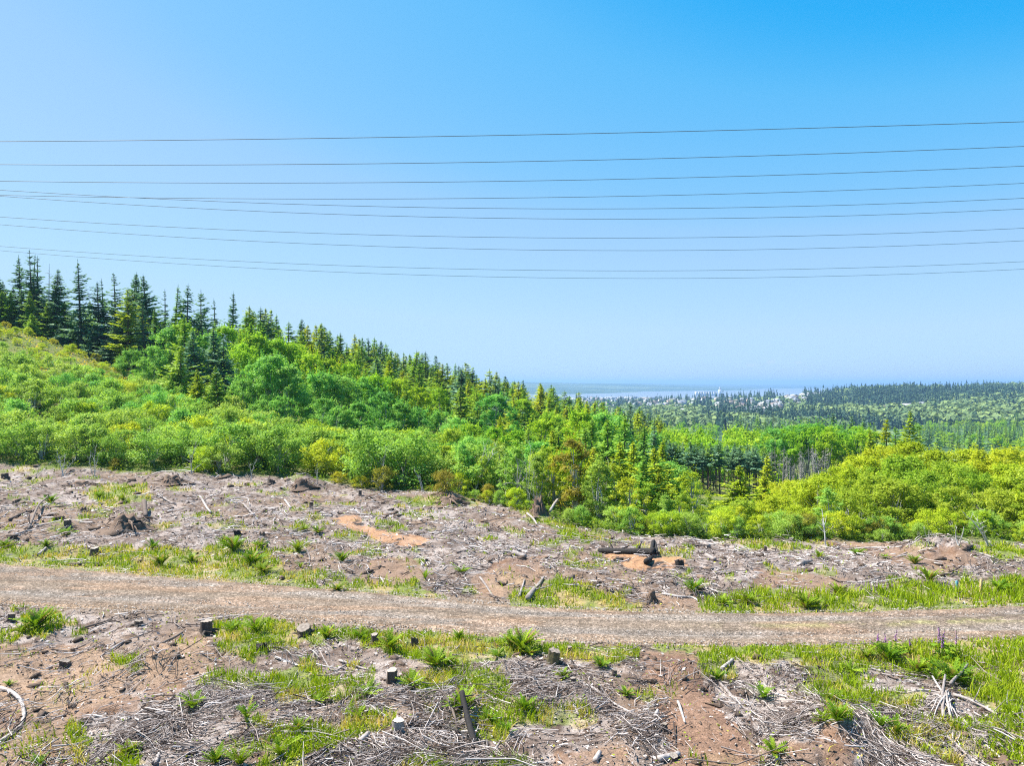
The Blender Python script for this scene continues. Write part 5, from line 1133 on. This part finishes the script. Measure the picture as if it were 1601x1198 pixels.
log([(245, 1158), (300, 1172), (345, 1150), (378, 1132)], 4, 2, 'long thin grey branch curving through the near left slash', twigs=3)
log([(332, 1120), (348, 1104), (365, 1098), (405, 1094)], 6, 3, 'dark arched branch by the long-fronded fern', mat=M_bark)
log([(386, 1128), (412, 1140)], 5, 3, 'short white forked stick under the long-fronded fern', twigs=1)
log([(243, 1198), (250, 1178), (238, 1196)], 6, 4, 'white stick standing out near the bottom border')
log([(75, 1190), (140, 1178)], 3, 2, 'thin stick near the bottom left corner')
log([(442, 1090), (455, 1068), (465, 1052)], 3, 2, 'thin grey branch in the near slash left of centre', twigs=3)
log([(450, 1120), (480, 1130)], 3, 2, 'pale thin stick by the low fern')
log([(576, 1108), (606, 1126)], 7, 5, 'pale log leaning down to the freshly cut stump', 'fallen_log', cat='log')
log([(660, 1166), (664, 1186), (668, 1205)], 8.8, 7.2, 'pale log with a cut end at the bottom border right of centre', 'fallen_log', cat='log')
log([(562, 1166), (576, 1150)], 9.8, 6.8, 'grey cut log end left of the freshly cut stump', 'fallen_log', cat='log')
log([(600, 1162), (626, 1158)], 11.2, 8.0, 'flat pale root slab in front of the freshly cut stump', 'fallen_log', cat='log', lift=.2)
log([(529, 1168), (560, 1182), (600, 1180), (632, 1188)], 5, 3, 'long pale branch near the bottom border under the cut stump', twigs=3)
log([(540, 1160), (575, 1196)], 4, 2, 'pale stick crossing the long pale branch')
log([(744, 1176), (735, 1155), (728, 1140), (722, 1128)], 11, 9, 'dark burnt snag leaning up in the near slash', 'burnt_log', M_char, 'log', up=[0, .15, .45, .7], twigs=4)
log([(714, 1140), (705, 1122), (690, 1108), (672, 1104), (655, 1103)], 4, 2, 'thin dark branch arching from the burnt snag', mat=M_bark, up=[.1, .3, .5, .4, .1])
log([(738, 1168), (715, 1158), (695, 1148), (676, 1142)], 5, 2, 'dark forked branch left of the burnt snag', mat=M_char, twigs=8, up=[.1, .2, .2, .1])
log([(718, 1200), (740, 1190), (750, 1186)], 16.0, 12.8, 'thick black log end at the bottom border', 'burnt_log', M_char, 'log')
log([(765, 1192), (776, 1170), (788, 1152)], 5, 2, 'pale branch right of the burnt snag')
log([(727, 1060), (745, 1085), (752, 1092), (770, 1092)], 4, 2, 'pale bent branch over the bright dense fern')
log([(913, 1073), (935, 1084), (960, 1102), (994, 1121)], 5, 3, 'long pale branch pointing at the dirt track', twigs=3)
log([(1060, 1100), (1066, 1116), (1071, 1133)], 5, 3, 'white stick lying on the dirt track')
log([(1016, 1148), (1030, 1164), (1044, 1184)], 8, 4, 'white branch on the left lip of the dirt track', twigs=2)
log([(1030, 1192), (1062, 1184)], 9.8, 8.4, 'thick sawn log at the bottom end of the dirt track', 'fallen_log', cat='log')
log([(1023, 1126), (1028, 1114)], 6, 5, 'short pale chunk left of the dirt track')
log([(1012, 1108), (1030, 1104)], 3, 3, 'thin pale stick left of the dirt track')
log([(930, 1195), (938, 1180)], 9, 7, 'grey log end at the bottom border left of the track', 'fallen_log', cat='log')
log([(876, 1150), (930, 1152)], 4, 2, 'brown branch in the dark slash left of the track', twigs=3, mat=M_bark)
log([(897, 1105), (905, 1120)], 5, 3, 'short white stick under the slim stump')
log([(962, 1140), (975, 1136), (990, 1130)], 5, 3, 'white curled stick on the pale slash', twigs=2)
log([(1125, 1072), (1140, 1088), (1158, 1105), (1182, 1120)], 6, 3, 'long pale log sloping down right of the dirt track', twigs=4)
log([(1135, 1066), (1133, 1048), (1138, 1040)], 4, 2, 'white stick standing up right of the dirt track')
log([(1128, 1050), (1146, 1034)], 6, 5, 'grey log end at the near verge right of the track', 'fallen_log', cat='log')
log([(1490, 1089), (1530, 1104), (1565, 1122), (1605, 1142)], 5.6, 3.2, 'long white log running to the right border from the root heap', twigs=4, name='fallen_log', cat='log')
log([(1462, 1126), (1500, 1132), (1530, 1146), (1556, 1160), (1560, 1170)], 4.5, 3.0, 'white bent log below the root heap', twigs=4, name='fallen_log', cat='log')
log([(1452, 1136), (1480, 1155), (1510, 1180), (1530, 1200)], 6.4, 4.0, 'thick white log sloping to the bottom border', twigs=3, name='fallen_log', cat='log')
log([(1500, 1122), (1540, 1165), (1580, 1200)], 4, 3, 'thin white branch right of the thick sloping log', twigs=2)
log([(1540, 1092), (1575, 1108), (1605, 1124)], 6, 3, 'grey log above the long white one, in the meadow edge', twigs=3, name='fallen_log', cat='log')
log([(1445, 1160), (1475, 1170), (1492, 1168)], 5, 3, 'dark branch under the thick sloping log', mat=M_bark)
log([(1428, 1082), (1458, 1082), (1478, 1088)], 4, 3, 'grey branch entering the root heap from the left')
log([(1486, 1083), (1500, 1075), (1513, 1066)], 4.5, 3.2, 'dark branch rising from the root heap over the grass', up=[.2, .35, .5])
for k in range(16):
    a = R.random() * 2 * PI; r1 = 18 + 34 * R.random()
    log([(1478 + 6 * R.normal(), 1104 + 5 * R.normal()), (1478 + r1 * math.cos(a) * .6, 1106 + r1 * math.sin(a) * .3), (1478 + r1 * math.cos(a), 1108 + r1 * math.sin(a) * .5)], 2.6, 1.2, 'thin dead root of the pale root heap in the meadow edge', up=[.18, .15 + .2 * R.random(), 0])['group'] = 'thin roots of the root heap'
log([(1476, 1126), (1472, 1105), (1478, 1080)], 6.0, 3.6, 'upright white root stem in the middle of the root heap', up=[0, .2, .4], name='fallen_log', cat='log')
log([(1486, 1122), (1480, 1104), (1458, 1076)], 4.2, 2.8, 'white root stem leaning left in the root heap', up=[0, .2, .3])
log([(1432, 1098), (1460, 1100), (1475, 1104)], 4, 3, 'low white branch at the left foot of the root heap')
log([(1515, 1120), (1535, 1140)], 7.0, 4.9, 'short thick pale log between the white branches', name='fallen_log', cat='log')
log([(1376, 1054), (1410, 1066)], 3, 2, 'thin dark stick on the straw patch', mat=M_bark)
log([(1325, 1110), (1348, 1128)], 3, 2, 'thin white stick beside the tall pale frond')
log([(645, 805), (660, 816)], 3, 3, 'short pale stick in the slash right of the burn strip')
log([(445, 783), (455, 796)], 3, 3, 'short white stick on the crest of the far bank')
log([(505, 806), (520, 808)], 4, 3, 'grey log piece left of the burn strip')
log([(475, 856), (485, 872), (482, 888)], 3, 2, 'thin bent white branch by the lone bright fern')
log([(595, 905), (604, 918)], 3, 2, 'pale stick over the brown patch')
log([(605, 858), (612, 872)], 3, 2, 'thin pale stick below the burn strip')
log([(312, 778), (330, 805)], 4, 3, 'long white stick sloping on the far bank right of the root mound', twigs=1)
log([(380, 790), (398, 808)], 4, 3, 'white stick on the far bank above the tall fern')
log([(245, 775), (275, 790)], 3, 2, 'thin white branch over the root mound', twigs=2)
log([(225, 800), (228, 812)], 8, 6, 'dark slanting root right of the root mound', mat=M_bark, up=[.5, 0])
log([(15, 815), (40, 803), (75, 795), (110, 792)], 4, 2, 'long brown branch near the left border on the far bank', mat=M_bark, twigs=3)
log([(45, 830), (62, 795), (75, 785)], 4, 2, 'branch crossing the long brown one', mat=M_bark, up=[0, .4, .3])
log([(20, 840), (72, 820)], 3, 2, 'pale branch above the fern at the left border')
log([(60, 870), (72, 858)], 5, 3, 'short pale log at the top of the straw verge')
log([(750, 905), (765, 925), (775, 938)], 4, 2, 'branch lying on the big brown bank', twigs=1)
log([(768, 932), (778, 942)], 4, 3, 'dark stick at the foot of the brown bank', mat=M_bark)
log([(802, 868), (822, 874)], 8, 7, 'short pale log on top of the brown bank', name='fallen_log', cat='log')
log([(785, 866), (815, 862)], 4, 2, 'pale branch over the brown bank', twigs=3)
log([(860, 805), (880, 792), (896, 780)], 4, 2, 'white leaning branch right of the tall stump', up=[.1, .8, 1.5])
log([(824, 805), (836, 815), (840, 822)], 4, 3, 'pale bent root below the tall stump')
log([(1104, 872), (1118, 878)], 7, 6, 'white chunk of wood on the slash right of the burnt patch', name='fallen_log', cat='log')
log([(1098, 854), (1108, 857)], 8, 7, 'pale block of wood under the edge bushes', name='fallen_log', cat='log')
log([(1335, 860), (1375, 858), (1410, 857)], 3, 3, 'long thin grey pole along the slash edge')
log([(1252, 885), (1268, 880)], 8, 6, 'pale stump piece in the slash at the right', name='fallen_log', cat='log')
log([(1540, 870), (1565, 880), (1585, 888)], 4, 3, 'white pole on the mound near the right border', twigs=2)
log([(1560, 898), (1590, 912)], 4, 2, 'white branch near the right border', twigs=2)
log([(1360, 912), (1380, 903)], 5, 3, 'white split branch in the slash over the right verge', twigs=2)
log([(1300, 905), (1316, 912)], 4, 3, 'dark stick in the slash over the right verge', mat=M_bark)
log([(548, 1038), (520, 1056), (500, 1020)], 3, 2, 'grey thin twig heap stem left of the leaning stump', twigs=8)
log([(530, 1035), (560, 1045), (590, 1050)], 4, 2, 'grey branch pointing at the leaning stump', twigs=8)
log([(430, 1030), (470, 1045), (500, 1040)], 4, 2, 'grey branch below the charred stump', twigs=9)
log([(700, 1070), (715, 1060), (735, 1065)], 3, 2, 'twiggy grey branch over the bright dense fern', twigs=8)
log([(660, 1128), (640, 1142), (655, 1160)], 4, 2, 'pale twig by the freshly cut stump', twigs=5)

# upright dead stems and leaning dead trees at the clearing's edge
def dead_stem(px, py, tops, wpx, label, mat=M_pale, spread=1.0, twigs=10, name='dead_shrub', cat='dead shrub'):
    x, y, z = hit(px, py); mb = MB()
    for tx, ty in tops:
        dx = (tx - px) / F * y; h = (py - ty) / F * y; r = wpx / F * y / 2 * .55
        pts = bez((R.normal(0, .05), R.normal(0, .05), -.1), (dx * .3, R.normal(0, .2) * spread, h * .6), (dx, R.normal(0, .35) * spread, h), 7)
        mb.tube(pts, np.linspace(r, r * .3, 7), 5, .55 + .3 * R.random())
        for j in range(twigs):
            i = R.integers(2, 7); d = np.array([R.normal(0, .6), R.normal(0, .6), .6 + .4 * R.random()]); L = h * (.10 + .2 * R.random())
            mb.tube([pts[i], pts[i] + d * L * .5, pts[i] + d * L + R.normal(0, .06 * L, 3)], [r * .4, r * .25, r * .1], 4, .5 + .4 * R.random())
    return tag(link(name, mb.mesh(name, [mat]), loc=(x, y, z)), label, cat)
dead_stem(98, 745, [(90, 705), (100, 712), (112, 720), (118, 735), (85, 720)], 2.2, 'white fan of dead stems at the thicket edge on the left')
dead_stem(148, 744, [(152, 700), (158, 708), (142, 712)], 2, 'thin pale dead stems right of the white fan')
dead_stem(55, 748, [(72, 728), (80, 725)], 1.8, 'pale dead stem leaning right in front of the thicket')
dead_stem(298, 742, [(306, 695), (300, 705), (312, 728)], 2.2, 'grey dead stems left of the rust orange bush')
dead_stem(392, 752, [(388, 725), (398, 722)], 1.8, 'short dead stems on the crest right of the rust orange bush')
dead_stem(496, 757, [(496, 728), (492, 735)], 2, 'short upright grey dead stem on the slash edge')
dead_stem(598, 765, [(606, 700), (600, 715), (592, 745)], 1.8, 'thin dead stem rising by the orange brown shrub')
dead_stem(662, 770, [(648, 738), (655, 745)], 3, 'crooked white dead branch in front of the shrubs', twigs=3)
dead_stem(742, 774, [(775, 700), (758, 705), (764, 725), (770, 712), (750, 735)], 2.6, 'tangle of white leaning stems before the pale saplings', twigs=12)
dead_stem(790, 785, [(788, 715), (792, 740)], 2, 'upright white stem among the pale saplings')
dead_stem(826, 792, [(830, 700), (822, 725), (834, 740)], 2.2, 'pair of pale stems left of the tall ragged stump')
dead_stem(945, 812, [(938, 740), (952, 725), (932, 765)], 2.2, 'bare forked grey stem in front of the shaded bushes')
dead_stem(1103, 840, [(1092, 812), (1096, 820), (1104, 818)], 2.2, 'white leaning dead stems at the valley gap', twigs=5)
dead_stem(1290, 855, [(1293, 800), (1288, 815)], 5, 'white stem of the round sapling at the clearing edge', twigs=4)
dead_stem(1352, 842, [(1345, 800), (1355, 812)], 3, 'pale stem under the grey-green bush', twigs=5)
dead_stem(1452, 852, [(1446, 828), (1456, 832)], 2, 'small white dead twig in front of the big bush mass', twigs=5)
dead_stem(1497, 853, [(1500, 822), (1494, 826)], 4, 'pair of cut grey poles standing at the slash edge', twigs=2)
dead_stem(1545, 855, [(1519, 812), (1526, 818), (1508, 805)], 4, 'fallen white dead tree leaning left out of the bushes', twigs=8)
dead_stem(1566, 842, [(1548, 824)], 2.4, 'thin white pole leaning left near the right border', twigs=2)
dead_stem(1212, 862, [(1212, 846), (1216, 850)], 2.2, 'two brown sticks standing at the slash edge', M_bark, twigs=1)
dead_stem(1149, 864, [(1149, 845)], 2.4, 'single pale stick standing in the slash right of the burnt patch', twigs=0)
dead_stem(46, 822, [(43, 790), (48, 800)], 2.6, 'dark dead sapling stem on the far bank near the left border', M_bark, twigs=3)
dead_stem(1003, 850, [(1000, 838)], 2, 'pale stick behind the burnt patch', twigs=1)
# marker stakes
for px, py, hpx, c, lab in [(1495.5, 924, 16, (.10, .28, .33), 'teal painted survey stake in the slash over the right verge'), (1533.5, 926, 20, (.62, .40, .18), 'tan wooden survey stake near the right border')]:
    x, y, z = hit(px, py); h = hpx / F * y; w = 2.0 / F * y; mb = MB()
    mb.add([(-w, -.02, -.2), (w, -.02, -.2), (w, .02, -.2), (-w, .02, -.2), (-w, -.02, h * .93), (w, -.02, h * .93), (w, .02, h * .93), (-w, .02, h * .93), (0, -.02, h), (0, .02, h)],
           [(0, 1, 5, 4), (1, 2, 6, 5), (2, 3, 7, 6), (3, 0, 4, 7), (4, 5, 8, 8)[:4], (5, 6, 9, 8), (7, 4, 8, 9)], [(6, 7, 9)])
    tag(link('survey_stake', mb.mesh('survey_stake', [flat_mat('stake_paint', c)]), loc=(x, y, z), rot=(0, .05, .2)), lab, 'stake')
# foxgloves
M_flower = tint_mat('foxglove_bloom', [(0, (.22, .06, .25)), (.6, (.42, .13, .45)), (1, (.60, .30, .60))], rough=.6)
def foxglove(px, py, hpx, spikes, label):
    x, y, z = hit(px, py); h = hpx / F * y
    r = bpy.data.objects.new('foxglove', None); COL.objects.link(r); r.location = (x, y, z); tag(r, label, 'foxglove')
    lv, fl = MB(), MB()
    for s_ in range(spikes):
        bx, by = R.normal(0, .16), R.normal(0, .16); hh = h * (.8 + .25 * R.random()); lx, ly = R.normal(0, .05), R.normal(0, .05)
        lv.tube([(bx * .4, by * .4, 0), (bx, by, hh * .5), (bx + lx, by + ly, hh)], [.016, .012, .006], 5, .4)
        for k in range(26):
            t = .52 + .46 * k / 26; a = R.random() * 2 * PI; p = np.array([bx + lx * (t - .5) * 2, by + ly * (t - .5) * 2, hh * t]); rr = .075 * (1.15 - t)+.012
            d = np.array([math.cos(a), math.sin(a), -.5]); L = .04 * (1.5 - t)
            fl.tube([p + d * .01, p + d * L * .7, p + d * L], [.006, .013 * (1.5 - t) , .017 * (1.5 - t)], 6, .3 + .6 * R.random())
    n = 70; a = R.random(n) * 2 * PI; rad = .10 + .28 * R.random(n)
    lv.leaves(np.stack([np.cos(a) * rad, np.sin(a) * rad, h * .45 * R.random(n) ** 1.5 + .05], 1), np.stack([np.cos(a) * .5, np.sin(a) * .5, np.ones(n)], 1) + R.normal(0, .3, (n, 3)), .14 + .10 * R.random(n), .3 + .4 * R.random(n))
    link('leafy_stem', lv.mesh('leafy_stem', [M_fern]), r); link('bloom', fl.mesh('bloom', [M_flower]), r)
foxglove(1472, 1032, 50, 3, 'tallest purple foxglove group at the near right verge')
foxglove(1487, 1030, 46, 3, 'purple foxglove group right of the tallest one')
foxglove(1389, 1022, 36, 3, 'pale purple foxglove spikes over the dark fern')
foxglove(1408, 1020, 26, 1, 'single small foxglove right of the pale spikes')

# ------------------------------------------------------------------ haze, sky, sun, camera
b = MB(); b.box((-26000, -400, -110), (30000, 27000, 75))
hz = b.mesh('haze', []); m, nd, lk = new_mat('haze_air'); v = nd.new('ShaderNodeVolumePrincipled')
v.inputs['Color'].default_value = HAZEC; v.inputs['Density'].default_value = HAZE; v.inputs['Anisotropy'].default_value = 0.15
o = nd.new('ShaderNodeOutputMaterial'); lk.new(v.outputs[0], o.inputs['Volume']); hz.materials.append(m)
tag(link('haze', hz), kind='stuff')

EL, AZ = math.radians(57), math.radians(-70)
sd = Vector((math.sin(AZ) * math.cos(EL), math.cos(AZ) * math.cos(EL), math.sin(EL)))
L = bpy.data.lights.new('sun', 'SUN'); L.energy = 5.0; L.angle = math.radians(.5); L.color = (1, .955, .88)
lo = bpy.data.objects.new('sun', L); COL.objects.link(lo); lo.rotation_euler = (-sd).to_track_quat('-Z', 'Y').to_euler(); lo.location = (0, 0, 200)
w = bpy.data.worlds.new('World'); SC.world = w; w.use_nodes = True; nd = w.node_tree.nodes; lk = w.node_tree.links; nd.clear()
sky = nd.new('ShaderNodeTexSky'); sky.sky_type = 'NISHITA'; sky.sun_disc = False; sky.sun_elevation = EL; sky.sun_rotation = AZ
sky.altitude = 100; sky.air_density = 1.0; sky.dust_density = .6; sky.ozone_density = 1.6
sep = nd.new('ShaderNodeSeparateColor'); lk.new(sky.outputs[0], sep.inputs[0]); cmb = nd.new('ShaderNodeCombineColor')
CURV = [(.11, .01), (.138, .032), (.159, .125), (.185, .185), (.2146, .25), (.244, .35), (.28, .40), (.318, .425), (.444, .52), (1, .62)], [(.19, .37), (.2226, .445), (.2514, .525), (.333, .605), (.363, .64), (.469, .72), (.565, .775), (1, .86)], [(.3, .85), (.38, .95), (.433, .98), (.526, 1.0), (.65, 1.03), (1, 1.1)]
for k, pts in enumerate(CURV):          # the clear deep blue of that day: each channel of the sky is graded as seen
    a = nd.new('ShaderNodeMath'); a.operation = 'MULTIPLY'; a.inputs[1].default_value = .10; lk.new(sep.outputs[k], a.inputs[0])
    fc = nd.new('ShaderNodeFloatCurve'); cvm = fc.mapping; cv = cvm.curves[0]; cvm.extend = 'EXTRAPOLATED'
    cv.points[0].location = (0, 0); cv.points[1].location = (pts[-1][0], min(1.0, pts[-1][1] / 1.1))
    for q_ in pts[:-1]: cv.points.new(q_[0], q_[1] / 1.1)
    for q_ in cv.points: q_.handle_type = 'VECTOR'
    cvm.update(); lk.new(a.outputs[0], fc.inputs['Value'])
    b_ = nd.new('ShaderNodeMath'); b_.operation = 'MULTIPLY'; b_.inputs[1].default_value = 1.1 / SKYK / 2 ** EXPO; lk.new(fc.outputs[0], b_.inputs[0]); lk.new(b_.outputs[0], cmb.inputs[k])
# three small far clouds low over the river
tc = nd.new('ShaderNodeTexCoord'); col = cmb.outputs[0]
nz = nd.new('ShaderNodeTexNoise'); nz.inputs['Scale'].default_value = 60; nz.inputs['Detail'].default_value = 5; lk.new(tc.outputs['Generated'], nz.inputs['Vector'])
for cx_, cy_, sx, sy, st in [(1176, 571, 13, 4, .55), (1206, 566, 11, 4.5, .7), (1248, 567, 8, 3.5, .5), (985, 565, 30, 2.5, .12), (1560, 552, 55, 7, .16)]:
    dx, dz = (cx_ - CX) / F, (CY - cy_) / F
    mp = nd.new('ShaderNodeSeparateXYZ'); lk.new(tc.outputs['Generated'], mp.inputs[0])
    def M(op, a, b_):
        n = nd.new('ShaderNodeMath'); n.operation = op
        for k, v_ in enumerate((a, b_)):
            if isinstance(v_, (int, float)): n.inputs[k].default_value = v_
            elif v_ is not None: lk.new(v_, n.inputs[k])
        return n.outputs[0]
    ex = M('DIVIDE', M('SUBTRACT', M('DIVIDE', mp.outputs[0], mp.outputs[1]), dx), sx / F); ez = M('DIVIDE', M('SUBTRACT', M('DIVIDE', mp.outputs[2], mp.outputs[1]), dz), sy / F)
    r2 = M('ADD', M('MULTIPLY', ex, ex), M('MULTIPLY', ez, ez))
    f = M('MULTIPLY', M('MAXIMUM', M('SUBTRACT', M('SUBTRACT', 1.5, r2), M('MULTIPLY', nz.outputs['Fac'], 1.6)), 0.0), st)
    f = M('MULTIPLY', f, M('GREATER_THAN', mp.outputs[1], 0.0)); f = M('MINIMUM', f, 1.0)
    c2 = nd.new('ShaderNodeMix'); c2.data_type = 'RGBA'; lk.new(f, c2.inputs[0]); lk.new(col, c2.inputs[6]); c2.inputs[7].default_value = (.62 / SKYK / 2 ** EXPO, .78 / SKYK / 2 ** EXPO, .98 / SKYK / 2 ** EXPO, 1); col = c2.outputs[2]
bg = nd.new('ShaderNodeBackground'); bg.inputs[1].default_value = SKYK; lk.new(col, bg.inputs[0])
o = nd.new('ShaderNodeOutputWorld'); lk.new(bg.outputs[0], o.inputs[0])

cam = bpy.data.cameras.new('camera'); co = bpy.data.objects.new('camera', cam); COL.objects.link(co)
co.location = (0, 0, CAMZ); co.rotation_euler = (PI / 2, 0, 0); cam.sensor_width = 36; cam.lens = F / 1601 * 36; cam.clip_start = .5; cam.clip_end = 80000
SC.camera = co
vs = SC.view_settings; vs.view_transform = 'Standard'; vs.look = 'None'; vs.exposure = EXPO; vs.gamma = 1; vs.use_curve_mapping = False
SC.render.engine = 'CYCLES'; cy = SC.cycles; cy.max_bounces = 6; cy.diffuse_bounces = 3; cy.glossy_bounces = 2; cy.transmission_bounces = 4; cy.volume_bounces = 0
cy.use_denoising = False; cy.filter_width = 1.15; cy.use_adaptive_sampling = True; cy.adaptive_threshold = .01
